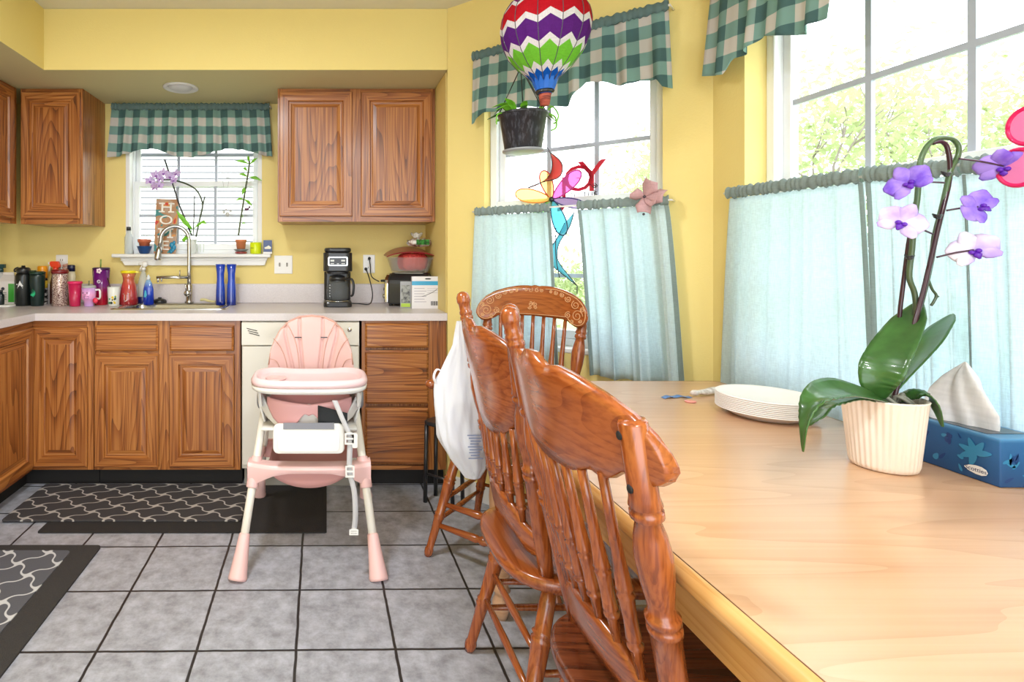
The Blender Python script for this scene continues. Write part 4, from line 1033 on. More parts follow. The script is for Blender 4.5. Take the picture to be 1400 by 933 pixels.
b.obj('white_mark', plastic('mark_white', 225, 225, 225), t, solid=.001)
t = thing('tumbler', 'dark green-black tumbler with a bright green mark beside the black flask', 'tumbler', cp(51, 3.27))
MB().lathe([(.034, 0), (.036, .004), (.043, .170), (.044, .188)], 28).obj('tumbler_body', plastic('tumbler_deep_green', 10, 36, 34, .35), t)
b = MB(); b.lathe([(.044, .1885), (.0455, .192), (.045, .200), (.036, .204), (0, .204)], 28); b.cbox((-.020, -.01, .207), (.03, .02, .006)); b.obj('lid', plastic('lid_green', 14, 50, 38), t)
b = MB()
for a in (-.95, -.6, -.2, .15, .5, .85, 1.25):
    c, s_ = math.cos(a), math.sin(a); pts = [(-.018+.004*s_, .070-.004*c), (-.010+.026*c*.9, .075+.026*s_), (-.008+.020*c, .081+.020*s_)]
    b.add([(x-.004, -math.sqrt(.0405**2-min(.0015, x*x))-.001, z) for x, z in pts], [(0, 1, 2)])
b.obj('green_mark', plastic('mark_green', 40, 190, 130), t, solid=.001)
# can with orange cap
t = thing('spray_can', 'spray can with an orange cap behind the dark tumblers', 'spray can', cp(58, 3.37))
MB().lathe([(.028, 0), (.030, .003), (.030, .150), (.026, .160)], 24).obj('can_body', noise_mix('can_stripes', s2l(30, 30, 30), s2l(190, 190, 190), 30, .45, .55, .3, .3, 2, (1, 1, 3)), t)
MB().lathe([(.029, .1605), (.030, .165), (.029, .228), (.025, .234), (0, .234)], 24).obj('orange_cap', plastic('cap_orange', 232, 150, 20), t)
b = MB(); b.lathe([(.0305, .10), (.0305, .145)], 24); b.obj('yellow_band', plastic('band_yellow', 220, 190, 60), t)
# red sprayer
t = thing('spray_bottle', 'bottle with a red-orange trigger head behind the glitter tumbler', 'spray bottle', cp(76, 3.405))
MB().lathe([(.030, 0), (.033, .006), (.033, .13), (.024, .17), (.014, .195), (.014, .205)], 24, sx=.92).obj('bottle_body', plastic('sprayer_body', 90, 30, 25), t)
b = MB(); b.lathe([(.017, .2055), (.017, .222), (.013, .226)], 18); b.prism([(-.030, .238), (-.024, .226), (.026, .222), (.030, .236), (.018, .262), (-.026, .262), (-.034, .252)], -.012, .012, 'y'); b.obj('trigger_head', plastic('trigger_red', 225, 60, 25), t, bevel=.003)
b = MB(); b.tube([(-.022, -.002, .240), (-.034, -.004, .225), (-.038, -.004, .200)], .0055, 8); b.cbox((-.037, 0, .250), (.012, .014, .014)); b.obj('trigger', white_pl, t)
t = thing('spray_bottle', 'brown bottle with a pale trigger tip just right of the red trigger head', 'spray bottle', cp(89, 3.42))
MB().lathe([(.016, 0), (.018, .006), (.018, .15), (.014, .19), (.012, .20)], 20).obj('bottle_body', plastic('brown_body', 110, 60, 40), t)
b = MB(); b.lathe([(.013, .2005), (.013, .22), (.009, .222)], 14); b.tube([(-.012, 0, .232), (.016, 0, .240)], .009, 10); b.obj('pump_head', plastic('pump_pale', 190, 140, 120), t)
# glitter tumbler
t = thing('tumbler', 'glitter tumbler with a dark red screw lid', 'tumbler', cp(82, 3.27))
MB().lathe([(.041, 0), (.044, .004), (.044, .185), (.042, .190)], 28).obj('tumbler_body', noise_mix('glitter', s2l(105, 62, 60), s2l(225, 205, 195), 160, .38, .62, .25, .35, 3), t)
MB().lathe([(.044, .1905), (.048, .193), (.048, .212), (.042, .215), (0, .215)], 28).obj('screw_lid', plastic('lid_maroon', 120, 24, 30), t)
t = thing('lotion_bottle', 'white bottle with a navy cap behind the glitter tumbler', 'bottle', cp(97.5, 3.385))
MB().lathe([(.026, 0), (.028, .004), (.028, .13), (.033, .17), (.026, .20)], 24, sx=.8, sy=.7).obj('bottle_body', plastic('lotion_white', 220, 210, 180), t)
MB().lathe([(.024, .2005), (.023, .235), (.019, .240), (0, .240)], 24, sy=.8).obj('cap', plastic('cap_navy', 18, 24, 60), t)
# pink tumbler
t = thing('tumbler', 'raspberry pink plastic tumbler with a flat lid', 'tumbler', cp(102.5, 3.24))
MB().lathe([(.028, 0), (.030, .003), (.038, .130)], 28).obj('tumbler_body', plastic('raspberry', 190, 30, 80), t)
MB().lathe([(.038, .1305), (.042, .133), (.042, .143), (.036, .147), (0, .147)], 28).obj('lid', plastic('raspberry_lid', 225, 40, 100), t)
# lilac mug
t = thing('straw_mug', 'lilac mug with a smiling face, a handle and a strawberry charm', 'mug', cp(121.5, 3.24))
MB().lathe([(.026, 0), (.027, .003), (.027, .034), (.036, .040), (.039, .046), (.040, .108)], 30).obj('mug_body', grad_z('mug_lilac', [(0, s2l(200, 160, 220)), (.6, s2l(232, 160, 205)), (1, s2l(205, 165, 225))], 0, .11), t)
MB().lathe([(.040, .1085), (.041, .112), (.036, .122), (0, .122)], 24).obj('clear_lid', glassy('clear_grey', (.75, .78, .74), .5, .1), t)
MB().tube([(0, 0, .1225), (.001, 0, .150)], .004, 10).obj('straw', plastic('straw_olive', 110, 110, 80), t)
MB().tube(spline([(.038, 0, .095), (.060, 0, .096), (.066, 0, .075), (.062, 0, .045), (.038, 0, .045)], 5), .0055, 10).obj('handle', white_pl, t)
b = MB()
def onr(x, z, r=.0395): return (x, -math.sqrt(r*r-x*x)-.0008, z)
for x in (-.019, .006): b.sph(onr(x, .080), .0035, 10, sc=(1, .4, 1))
b.tube([onr(-.012+.003*k, .070-.003*math.sin(PI*k/4)) for k in range(5)], .0013, 6); b.obj('printed_face', black_pl, t)
b = MB(); b.tube([onr(-.012, .060), onr(.014, .060), onr(.014, .046), onr(-.008, .046), onr(-.012, .060)], .0013, 6); b.obj('printed_panel', plastic('print_plum', 120, 50, 110), t)
b = MB(); b.sph((.046, -.018, .034), .016, 14, sc=(1, .7, 1.05)); b.obj('strawberry_charm', plastic('strawberry', 225, 50, 80), t)
# purple tumbler
t = thing('tumbler', 'tall studded tumbler fading from purple to red with a flower straw topper', 'tumbler', cp(138.5, 3.34))
b = MB(); b.lathe([(.034, 0), (.036, .003), (.050, .21)], 36, flute=.03, nf=12); b.obj('tumbler_body', grad_z('purple_to_red', [(0, s2l(200, 20, 40)), (.35, s2l(160, 20, 70)), (.55, s2l(110, 20, 110)), (1, s2l(100, 15, 110))], 0, .21, .2), t)
MB().lathe([(.049, .2105), (.051, .213), (.051, .222), (.04, .226), (0, .226)], 30).obj('lid', plastic('lid_plum', 60, 20, 70), t)
MB().tube([(0, -.01, .2265), (.002, -.01, .275)], .0045, 10).obj('straw', plastic('straw_green', 120, 150, 70), t)
b = MB()
for k in range(5): a = 2*PI*k/5; b.sph((.006+.010*math.cos(a), -.050, .206+.010*math.sin(a)), .007, 10, sc=(1, .5, 1))
b.obj('flower_topper', plastic('topper_white', 240, 215, 225), t)
b = MB(); b.lathe([(.011, 0), (.011, .0025), (.006, .0025), (.006, 0)], 20, (.004, -.0465, .142), R=Matrix.Rotation(PI/2, 3, 'X')); b.obj('round_mark', plastic('mark_pale', 230, 210, 235), t)
# white cup
t = thing('printed_cup', 'small white cup with green and yellow print left of the carafe', 'cup', cp(155.5, 3.27))
MB().lathe([(.029, 0), (.031, .003), (.036, .112), (.034, .113), (.030, .01), (0, .01)], 28).obj('cup_body', plastic('cup_white', 225, 225, 218), t)
b = MB(); rnd = random.Random(4)
for mi in range(3):
    for k in range(5):
        x = rnd.uniform(-.022, .022); z = rnd.uniform(.015, .065); b.sph((x, -math.sqrt(.0335**2-x*x), z), rnd.uniform(.004, .008), 8, mi, sc=(1, .25, 1))
MB().tube([(-.006, 0, .05), (-.034, -.004, .165)], .004, 8).obj('straw', plastic('straw_dark', 60, 14, 24), t)
b.obj('printed_blobs', [plastic('blob_green', 40, 150, 90), plastic('blob_yellow', 230, 200, 40), plastic('blob_dark', 40, 50, 40)], t)
# carafe
t = thing('juice_carafe', 'red juice carafe with a yellow lid left of the sink', 'carafe', cp(176, 3.34))
MB().lathe([(.050, 0), (.055, .004), (.053, .04), (.043, .11), (.033, .145), (.034, .165), (.044, .190)], 32).obj('carafe_body', grad_z('carafe_red', [(0, s2l(150, 30, 40)), (.6, s2l(190, 60, 60)), (.85, s2l(190, 90, 60)), (1, s2l(200, 120, 80))], 0, .19, .12, .6), t)
b = MB(); b.lathe([(.044, .1905), (.048, .193), (.048, .203), (.04, .207), (0, .207)], 28); b.prism([(.04, -.012), (.062, -.008), (.062, .008), (.04, .012)], .194, .202); b.obj('lid', plastic('lid_yellow', 235, 215, 20), t)
b = MB(); b.tube([(-.008, -.0525, .03), (-.008, -.049, .062), (.008, -.049, .062), (.008, -.0525, .03), (-.008, -.054, .022)], .0022, 6); b.tube([(-.018, -.046, .068), (.018, -.046, .068)], .002, 6); b.obj('white_emblem', plastic('emblem_white', 230, 220, 215), t)
# clear sprayer and dish soap
t = thing('spray_bottle', 'clear spray bottle with a white head and navy bottom band', 'spray bottle', cp(196, 3.41))
MB().lathe([(.030, 0), (.033, .004), (.033, .12), (.026, .16), (.012, .195), (.012, .205)], 28).obj('bottle_body', glassy('clear_plastic', (.9, .92, .88), .35, .1), t)
MB().lathe([(.0335, .003), (.0342, .005), (.0342, .042), (.0335, .044)], 28).obj('navy_band', plastic('band_navy', 16, 24, 84), t)
b = MB(); b.lathe([(.014, .2055), (.014, .220), (.010, .224)], 16); b.sph((.008, 0, .243), .018, 14, sc=(1.1, .7, 1)); b.tube([(-.006, 0, .245), (-.028, 0, .244)], .008, 10); b.tube([(-.010, 0, .235), (-.020, 0, .215), (-.018, 0, .200)], .0035, 8); b.obj('trigger_head', white_pl, t)
t = thing('dish_soap', 'blue dish soap bottle standing at the left end of the sink', 'bottle', cp(203, 3.33))
MB().lathe([(.026, 0), (.030, .004), (.028, .09), (.020, .13), (.011, .150)], 24, sx=1.1, sy=.7).obj('bottle_body', grad_z('soap_blue', [(0, s2l(10, 40, 160)), (.7, s2l(20, 70, 190)), (1, s2l(150, 190, 220))], 0, .15, .12, .5), t)
MB().lathe([(.011, .1505), (.012, .166), (.006, .172), (.004, .182), (0, .182)], 16).obj('cap', plastic('cap_clear_white', 215, 220, 225), t)
b = MB(); b.prism([(-.02, .05), (-.014, .09), (-.006, .085), (-.002, .06), (-.01, .045)], -.024, -.0235, 'y'); b.obj('label', plastic('label_cyan', 60, 170, 200), t)
t = thing('scrub_brush', 'round black scrubber lying beside the blue dish soap', 'scrubber', cp(218.5, 3.40))
b = MB(); b.lathe([(.030, 0), (.040, .006), (.042, .016), (.036, .026), (.020, .032), (0, .034)], 24); b.obj('scrubber_body', black_pl, t)
MB().lathe([(.012, .0345), (.010, .040), (0, .041)], 14).obj('knob', black_pl, t)
t = thing('bottle_brush', 'cream-coloured brush lying on the counter left of the blue glasses', 'brush', (cp(286, 3.40)[0], 3.36, CT+.008))
b = MB(); b.tube(spline([(-.045, .02, .018), (-.02, .01, .020), (.01, 0, .012), (.045, -.005, .008)], 5), [.012]*9+[.010]*7, 10, flat=.7); b.obj('brush_handle', plastic('brush_cream', 225, 215, 160), t)
for px, lab in ((301.5, 'left cobalt blue hourglass tumbler at the right end of the sink'), (316.5, 'right cobalt blue hourglass tumbler at the right end of the sink')):
    t = thing('glass_tumbler', lab, 'glass', cp(px, 3.315), 0, 'cobalt glasses beside the sink')
    b = MB(); b.lathe([(.027, 0), (.029, .003), (.029, .02), (.027, .09), (.0225, .15), (.023, .19), (.030, .245), (.028, .246), (.020, .19), (.0195, .15), (.024, .09), (.026, .02), (0, .012)], 28)
    b.obj('glass_body', grad_z('cobalt_glass', [(0, s2l(8, 30, 120)), (.5, s2l(16, 70, 190)), (1, s2l(20, 60, 170))], 0, .25, .06, .8), t)
# coffee maker
t = thing('coffee_maker', 'black drip coffee maker with a glass carafe', 'coffee maker', cp(461.5, 3.26))
MB().prism(rrect(-.082, .082, -.10, .10, .03), 0, .030).obj('base', black_pl, t, bevel=.006)
b = MB(); b.lathe([(.068, .0305), (.068, .034), (0, .034)], 28, (0, -.025, 0)); b.obj('warming_plate', chrome, t)
MB().prism(rrect(-.080, .080, .045, .10, .025), .031, .20).obj('water_column', black_pl, t, bevel=.004)
b = MB(); b.prism(rrect(-.084, .084, -.095, .10, .04, 8), .205, .315); b.prism(rrect(-.066, .066, -.080, .045, .04), .190, .2045); bb = b.obj('brew_housing', black_pl, t, bevel=.006, seg=3)
MB().prism(rrect(-.078, .078, -.088, .095, .04, 8), .3155, .342).obj('top_lid', black_pl, t, bevel=.010, seg=3)
b = MB(); lo = rrect(-.056, .056, .238, .290, .008); li = rrect(-.050, .050, .244, .284, .005); n = len(lo)
b.add([(x, -.0975, z) for x, z in lo]+[(x, -.0975, z) for x, z in li], [(i, (i+1) % n, n+(i+1) % n, n+i) for i in range(n)]); b.obj('silver_frame', chrome, bb, solid=.003)
b = MB()
for x in (-.032, .030): b.cbox((x, -.0975, .268), (.022, .003, .010)); b.cbox((x, -.0975, .251), (.020, .003, .005))
b.cbox((0, -.0975, .250), (.012, .003, .005)); b.obj('buttons', pm('button_grey', (.6, .62, .62), .3), bb)
cf = MB().lathe([(.045, .0345), (.062, .042), (.068, .075), (.066, .105), (.052, .140), (.046, .155)], 36, (0, -.025, 0)).obj('carafe', glassy('carafe_glass', (.60, .62, .63), .13, .03), t)
b = MB(); b.lathe([(.048, .156), (.050, .162), (.044, .176), (.02, .182), (0, .182)], 28, (0, -.025, 0)); b.lathe([(.0475, .142), (.0500, .144), (.0480, .1555)], 28, (0, -.025, 0)); b.obj('carafe_lid', black_pl, cf)
b = MB(); b.tube(spline([(.048, -.045, .158), (.080, -.062, .160), (.092, -.068, .125), (.088, -.066, .075), (.078, -.060, .062)], 6), .0095, 10, flat=.7); b.obj('carafe_handle', black_pl, cf)
b = MB()
for k in range(5): b.sph((-.046, -.073, .062+.016*k), .004, 8, sc=(1, .4, 1))
b.obj('level_marks', pm('mark_grey', (.5, .5, .5), .4), cf)
b = MB(); b.tube(spline([(.085, .06, .01), (.13, .06, .008), (.18, .03, .006), (.205, .06, .02), (.215, .11, .07), (.20, .14, .15), (.185, .19, .205), (.182, .204, .21)], 6), .0035, 8); b.sph((.182, .202, .213), .010, 10); b.obj('power_cord', black_pl, t)
# toaster
tz = cp(560, 3.29); t = thing('toaster', 'black two-slice toaster with a chrome knobbed end', 'toaster', tz, math.radians(-22))
pr = []
for k in range(13): a = PI*k/12; pr.append((.085*math.cos(a) if True else 0, .11+.075*math.sin(a)))
out = [(.088, .012), (.088, .11)]+[(.088*math.cos(PI*k/12), .11+.085*math.sin(PI*k/12)) for k in range(1, 12)]+[(-.088, .11), (-.088, .012)]
b = MB(); b.prism(out, -.11, .12, 'x'); b.obj('toaster_body', pm('toaster_black', (.02, .021, .022), .35, coat=.3), t, bevel=.008, seg=3)
b = MB(); b.prism([(y*.93, .006+z*.96) for y, z in out], -.135, -.1105, 'x'); ce = b.obj('chrome_end', chrome, t, bevel=.006)
R = Matrix.Rotation(-PI/2, 3, 'Y')
for y, z in ((-.045, .055), (0, .055), (.045, .055), (-.03, .095), (.03, .095)): MB().lathe([(.014, 0), (.013, .014), (0, .015)], 18, (-.1355, y, z), R=R).obj('knob', pm('knob_silver', (.6, .6, .6), .2, 1), ce)
b = MB(); b.cbox((-.155, 0, .145), (.036, .05, .014)); b.obj('lever', black_pl, ce, bevel=.004)
b = MB()
for y in (-.03, .03): b.box(-.08, .09, y-.009, y+.009, .190, .1965)
b.obj('toast_slots', pm('slot_steel', (.2, .2, .2), .4, 1), t)
for x in (-.1, .1):
    for y in (-.06, .06): MB().lathe([(.012, 0), (.012, .0135)], 12, (x, y, -.0)).obj('foot', black_pl, t)
o_ = Vector(tz); Rt = Matrix.Rotation(math.radians(22), 3, 'Z')
b = MB(); b.tube(spline([Rt @ (Vector(q_)-o_) for q_ in [(at(518, 385, 3.30)), (at(508, 378, 3.38)), (at(506, 362, 3.44)), (at(505, 353, 3.455))]], 6), .0035, 8); b.sph(Rt @ (at(505, 353.5, 3.456)-o_), .010, 10); b.obj('power_cord', black_pl, t)
# bin of red apples mesh bag
bz0 = CT+.197; t = thing('storage_bin', 'clear plastic bin with a red lid tilted over it, on top of the toaster', 'storage bin', (cp(560, 3.29)[0], 3.29, bz0))
def binring(hx, hy, z, r=.02): return [(x, y, z) for x, y in rrect(-hx, hx, -hy, hy, r)]
b = MB(); vs = []; lv = [(.100, .060, 0), (.104, .063, .004), (.128, .082, .082), (.134, .087, .084), (.134, .087, .089), (.126, .081, .089), (.102, .062, .008)]
for a_, c_, z in lv: vs += binring(a_, c_, z)
n = 24; b.add(vs, [(k*n+i, k*n+(i+1) % n, (k+1)*n+(i+1) % n, (k+1)*n+i) for k in range(len(lv)-1) for i in range(n)]+[tuple(range(n-1, -1, -1))], 0, True); b.obj('bin_body', glassy('bin_plastic', (.93, .93, .93), .12, .1), t)
b = MB()
def lid(u, v): x = -.145+.29*u; y = -.095+.19*v; q_ = (2*u-1); return (x, y, .092+.052*(1-q_**2)**.8*(.5+.5*v)+.01*v)
b.grid(lid, 20, 10); b.obj('red_lid', plastic('lid_wine', 140, 14, 34), t, solid=.004)
t = thing('mesh_bag', 'red net bag inside the clear bin on the toaster', 'net bag', (cp(562, 3.29)[0]+.01, 3.28, bz0+.009))
b = MB(); rnd = random.Random(3)
b.grid(lambda u, v: ((.088+.008*math.sin(u*31))*math.cos(2*PI*u)*math.sin(PI*(.08+.84*v))**.5, (.05)*math.sin(2*PI*u)*math.sin(PI*(.08+.84*v))**.5, .055-.052*math.cos(PI*v)+.003*math.sin(u*40+v*20)), 40, 16)
b.obj('net_body', noise_mix('red_net', s2l(170, 20, 24), s2l(235, 90, 80), 170, .4, .6, .5), t)
t = thing('bread_bag', 'clear bag of bread with a green label on top of the red-lidded bin', 'bread bag', (cp(573, 3.29)[0], 3.29, bz0+.150), .1)
b = MB(); b.grid(lambda u, v: (.068*(math.cos(PI*v) if 0 else (2*v-1))+.004*math.sin(u*30), .045*math.cos(2*PI*u)*math.sin(PI*(.06+.88*v))**.4, .028+.024*math.sin(2*PI*u)*math.sin(PI*(.06+.88*v))**.4+.004*math.sin(v*25+u*12)), 26, 22)
b.obj('bag_body', noise_mix('bread_film', s2l(150, 110, 80), s2l(235, 232, 225), 40, .4, .6, .25), t)
b = MB(); b.grid(lambda u, v: (-.030+.078*u, -.0475-.003*math.sin(PI*v), .014+.030*v), 6, 4); b.obj('green_label', noise_mix('label_green_photo', s2l(20, 70, 30), s2l(60, 150, 60), 60, .4, .6, .3), t)
b = MB(); b.grid(lambda u, v: (-.015+(.014+.022*v)*math.cos(2*PI*u), (.008+.012*v)*math.sin(2*PI*u), .055+.028*v+.005*math.sin(u*38)), 24, 6); b.obj('bag_knot', glassy('knot_film', (.9, .88, .84), .5, .2), t, solid=.001)
# paper boxes
bxw = wid(562, 606, 3.10); t = thing('filter_box', 'white and blue cardboard package standing at the counter end', 'box', (cp(584, 3.10)[0]+.003, 3.10, CT))
MB().box(-bxw/2, bxw/2, -.014, .02, 0, .180).obj('box_body', plastic('card_white', 225, 222, 226), t)
b = MB(); b.box(-bxw/2-.0006, bxw/2+.0006, -.0148, -.0141, .131, .154); b.obj('blue_band', plastic('band_blue', 50, 160, 205), t)
b = MB()
for k in range(6): b.box(-.078, -.02+.01*(k % 2), -.0147, -.0141, .112-.015*k, .115-.015*k)
for k in range(3): b.box(-.005, .075, -.0147, -.0141, .112-.012*k, .1135-.012*k)
b.obj('fine_print', plastic('print_pale', 165, 160, 175), t)
b = MB()
for k in range(9): b.box(.015+.0055*k, .018+.0055*k+.001*(k % 2), -.0148, -.0141, .018, .042)
b.prism([(-.02, .167), (-.012, .163), (.01, .163), (.018, .167), (.008, .171), (-.01, .171)], -.0148, -.0141, 'y'); b.tube(spline([(-.035, -.015, .068), (-.005, -.015, .078), (.03, -.015, .095), (.052, -.015, .112)], 5), .0012, 6); b.obj('barcode_and_line', black_pl, t)
t = thing('small_package', 'narrow grey and green package tucked between toaster and white package', 'package', (cp(554.5, 3.14)[0], 3.14, CT), -.1)
MB().box(-.030, .030, -.010, .012, 0, .150).obj('package_body', plastic('package_grey', 150, 150, 150), t)
b = MB(); b.box(-.024, .024, -.0108, -.0101, .03, .13); b.obj('picture_window', noise_mix('package_picture', s2l(50, 50, 45), s2l(150, 150, 140), 50, .4, .6, .3), t)
b = MB(); b.box(-.026, .026, -.0115, -.0101, .006, .026); b.obj('green_flash', plastic('flash_green', 170, 200, 40), t)

# ------------------------------------------------------------------ window sill
SZ = 1.2225; SY = 3.445
def sp_(px, Y=SY): return ((px-CX)*Y/F, Y, SZ)
t = thing('glass_bottle', 'small clear bottle with a black cap at the left end of the sink window sill', 'bottle', sp_(176))
MB().lathe([(.024, 0), (.026, .003), (.026, .10), (.014, .13), (.012, .145)], 24).obj('bottle_body', glassy('bottle_glass', (.85, .88, .88), .3, .08), t); MB().lathe([(.014, .1455), (.014, .168), (0, .168)], 18).obj('cap', black_pl, t)
terra = plastic('terracotta', 190, 100, 66, .7)
t = thing('plant_pot', 'terracotta pot sitting in a blue bowl left of the letter sign', 'plant pot', sp_(197.5))
MB().lathe([(.022, 0), (.030, .004), (.045, .045), (.047, .048), (.041, .046), (.028, .012), (0, .01)], 28).obj('blue_bowl', plastic('bowl_blue', 20, 70, 130), t)
MB().lathe([(.024, .013), (.034, .070), (.040, .072), (.042, .090), (.037, .091), (.034, .078), (0, .074)], 28).obj('pot', terra, t)
b = MB()
for p in ([(0, 0, .075), (.005, 0, .10), (-.008, .002, .13)], [(.01, 0, .075), (.015, 0, .11), (.022, .0, .142)], [(-.006, 0, .10), (-.022, 0, .115)], [(.012, 0, .11), (.030, 0, .12)]): b.tube(p, .0012, 5)
b.obj('dry_sprigs', plastic('sprig', 120, 120, 100), t)
t = thing('letter_sign', 'colourful wooden sign with white stacked letters leaning in the sink window', 'sign', sp_(225), 0)
b = MB(); b.M = RY(.03) @ RX(-.06); b.box(-.068, .068, .0, .012, .0, .345)
m, nt, out = newmat('sign_paint'); bb_ = N(nt, 'ShaderNodeBsdfPrincipled'); tc = N(nt, 'ShaderNodeTexCoord'); nn = N(nt, 'ShaderNodeTexNoise'); nn.inputs['Scale'].default_value = 11; nn.inputs['Detail'].default_value = 2
L(nt, tc.outputs['Object'], nn.inputs['Vector']); r_ = N(nt, 'ShaderNodeValToRGB'); r_.color_ramp.interpolation = 'CONSTANT'; e = r_.color_ramp.elements
e[0].position = 0; e[0].color = col(s2l(60, 130, 130)); e[1].position = .62; e[1].color = col(s2l(196, 60, 50))
for p_, c_ in ((.42, s2l(176, 128, 90)), (.50, s2l(176, 146, 122)), (.58, s2l(206, 140, 70))): x = e.new(p_); x.color = col(c_)
L(nt, nn.outputs['Fac'], r_.inputs['Fac']); L(nt, r_.outputs[0], bb_.inputs['Base Color']); L(nt, bb_.outputs[0], out.inputs['Surface'])
sg = b.obj('board', m, t)
b = MB()
for ch, z in (('H', .290), ('O', .210), ('M', .130), ('E', .050)):
    M_ = RY(.03) @ RX(-.06) @ TR(0, -.003, z) @ RX(PI/2) @ Matrix.Scale(1.35, 4, (1, 0, 0)); vs, fs = textmesh(ch, .082, .0025); b.add([M_ @ v for v in vs], fs)
    if ch in 'HM':
        for sx in (-1, 1):
            for zz in (-.026, .026): b.tr(RY(.03), RX(-.06), TR(sx*.030, -.003, z+zz)); b.box(-.018, .018, -.0025, .0025, -.004, .004); b.M = Matrix.Identity(4)
b.obj('white_letters', plastic('letter_white', 240, 236, 228), sg)
b = MB(); b.M = RX(-.06)
for x, z, r in ((.045, .055, .018), (.058, .04, .02), (.05, .025, .016), (.060, .07, .012), (.042, .015, .014)): b.sph((x, -.008, z), r, 8, sc=(.8, .35, 1))
b.obj('teal_ornament', plastic('ornament_teal', 20, 130, 170), sg)
# sill orchid
t = thing('potted_orchid', 'pale lilac orchid in a white pot arching over the letter sign', 'orchid', sp_(262, 3.44))
MB().lathe([(.020, 0), (.023, .004), (.032, .085), (.034, .09), (.030, .09), (.028, .08), (0, .078)], 28).obj('pot', glassy('pot_frost', (.86, .88, .84), .75, .3), t)
def lp(px, py, Y=3.44): p = at(px, py, Y); return (p.x-t.location.x, Y-t.location.y, p.z-t.location.z)
for q_, r_k in (([lp(262, 322), lp(245, 280), lp(235, 248), lp(225, 218)], .0055), ([lp(264, 322), lp(265.5, 290), lp(266, 267)], .0035)): MB().tube(q_, r_k, 6).obj('support_stake', plastic('stake_dark', 30, 24, 24), t)
b = MB(); b.tube(spline([lp(268, 324), lp(273, 300), lp(277, 280), lp(270, 262), lp(258, 253), lp(240, 247), (lp(222, 246))], 5), .0052, 6); b.tube([lp(271, 310), lp(275, 290), lp(280, 269)], .0042, 6); b.obj('flower_stem', plastic('stem_dark', 50, 60, 30), t)
for pts in ([lp(262, 313), lp(254, 305, 3.42), lp(247, 296, 3.41), lp(241, 288, 3.41)], [lp(264, 313), lp(270, 307, 3.42), lp(277, 303, 3.41), lp(282, 306, 3.4)], [lp(262, 314), lp(258, 322, 3.4), lp(250, 330, 3.39)]):
    b = MB(); b.leaf(pts, [.006, .015, .014, .001], (.5, .3, .8), .2); b.obj('leaf', leaf_l, t, solid=.001)
b = MB()
for k in range(3): b.tube(spline([lp(262+k*3, 326), lp(268+k*5, 332, 3.40), lp(270+k*4, 345, 3.40)], 4), .0012, 5)
b.obj('air_roots', plastic('root_pale', 170, 190, 150), t)
lil = plastic('petal_lilac', 206, 180, 226, .6); lil_c = plastic('petal_purple', 150, 90, 180, .6)
def flower(center, R_, size, mats, parent, name='flower', wide=.42):
    """five-petal orchid bloom; R_ maps the bloom's own frame (z = face) into place"""
    b = MB()
    for a, ln, w in ((90, 1, .8), (215, .95, .72), (325, .95, .72), (165, 1.0, 1.3), (15, 1.0, 1.3)):
        a = math.radians(a); d_ = Vector((math.cos(a), math.sin(a), 0)); sd = Vector((-d_.y, d_.x, 0)); pts = []
        for k in range(5): f = k/4; pts.append(Vector(center)+R_ @ ((d_*f*ln*size)+Vector((0, 0, size*.16*math.sin(f*2.2)))))
        b.leaf(pts, [size*.08, size*wide*w*.75, size*wide*w, size*wide*w*.8, size*.10], R_ @ sd, .25, 0, 6)
    o = b.obj(name, mats[0], parent, solid=.0008)
    b = MB(); c = Vector(center)
    for sx in (-1, 1): b.sph(c+R_ @ Vector((sx*size*.12, -size*.10, size*.16)), size*.13, 8, sc=(.8, 1, .8))
    b.leaf([c+R_ @ Vector((0, -size*.05, size*.12)), c+R_ @ Vector((0, -size*.3, size*.3)), c+R_ @ Vector((0, -size*.5, size*.22))], [size*.08, size*.17, size*.04], R_ @ Vector((1, 0, 0)), .4)
    b.obj('lip', mats[1], o, solid=.0008); return o
rnd = random.Random(8)
for px, py in ((205, 248), (212, 256), (219, 244), (224, 237), (232, 242), (238, 247), (213, 240), (241, 238), (217, 254)):
    R_ = (Matrix.Rotation(rnd.uniform(1.2, 1.9), 3, 'X') @ Matrix.Rotation(rnd.uniform(-.6, .6), 3, 'Y')); flower(lp(px, py, 3.43+rnd.uniform(-.02, .02)), R_, .034, (lil, lil_c), t, wide=.34)
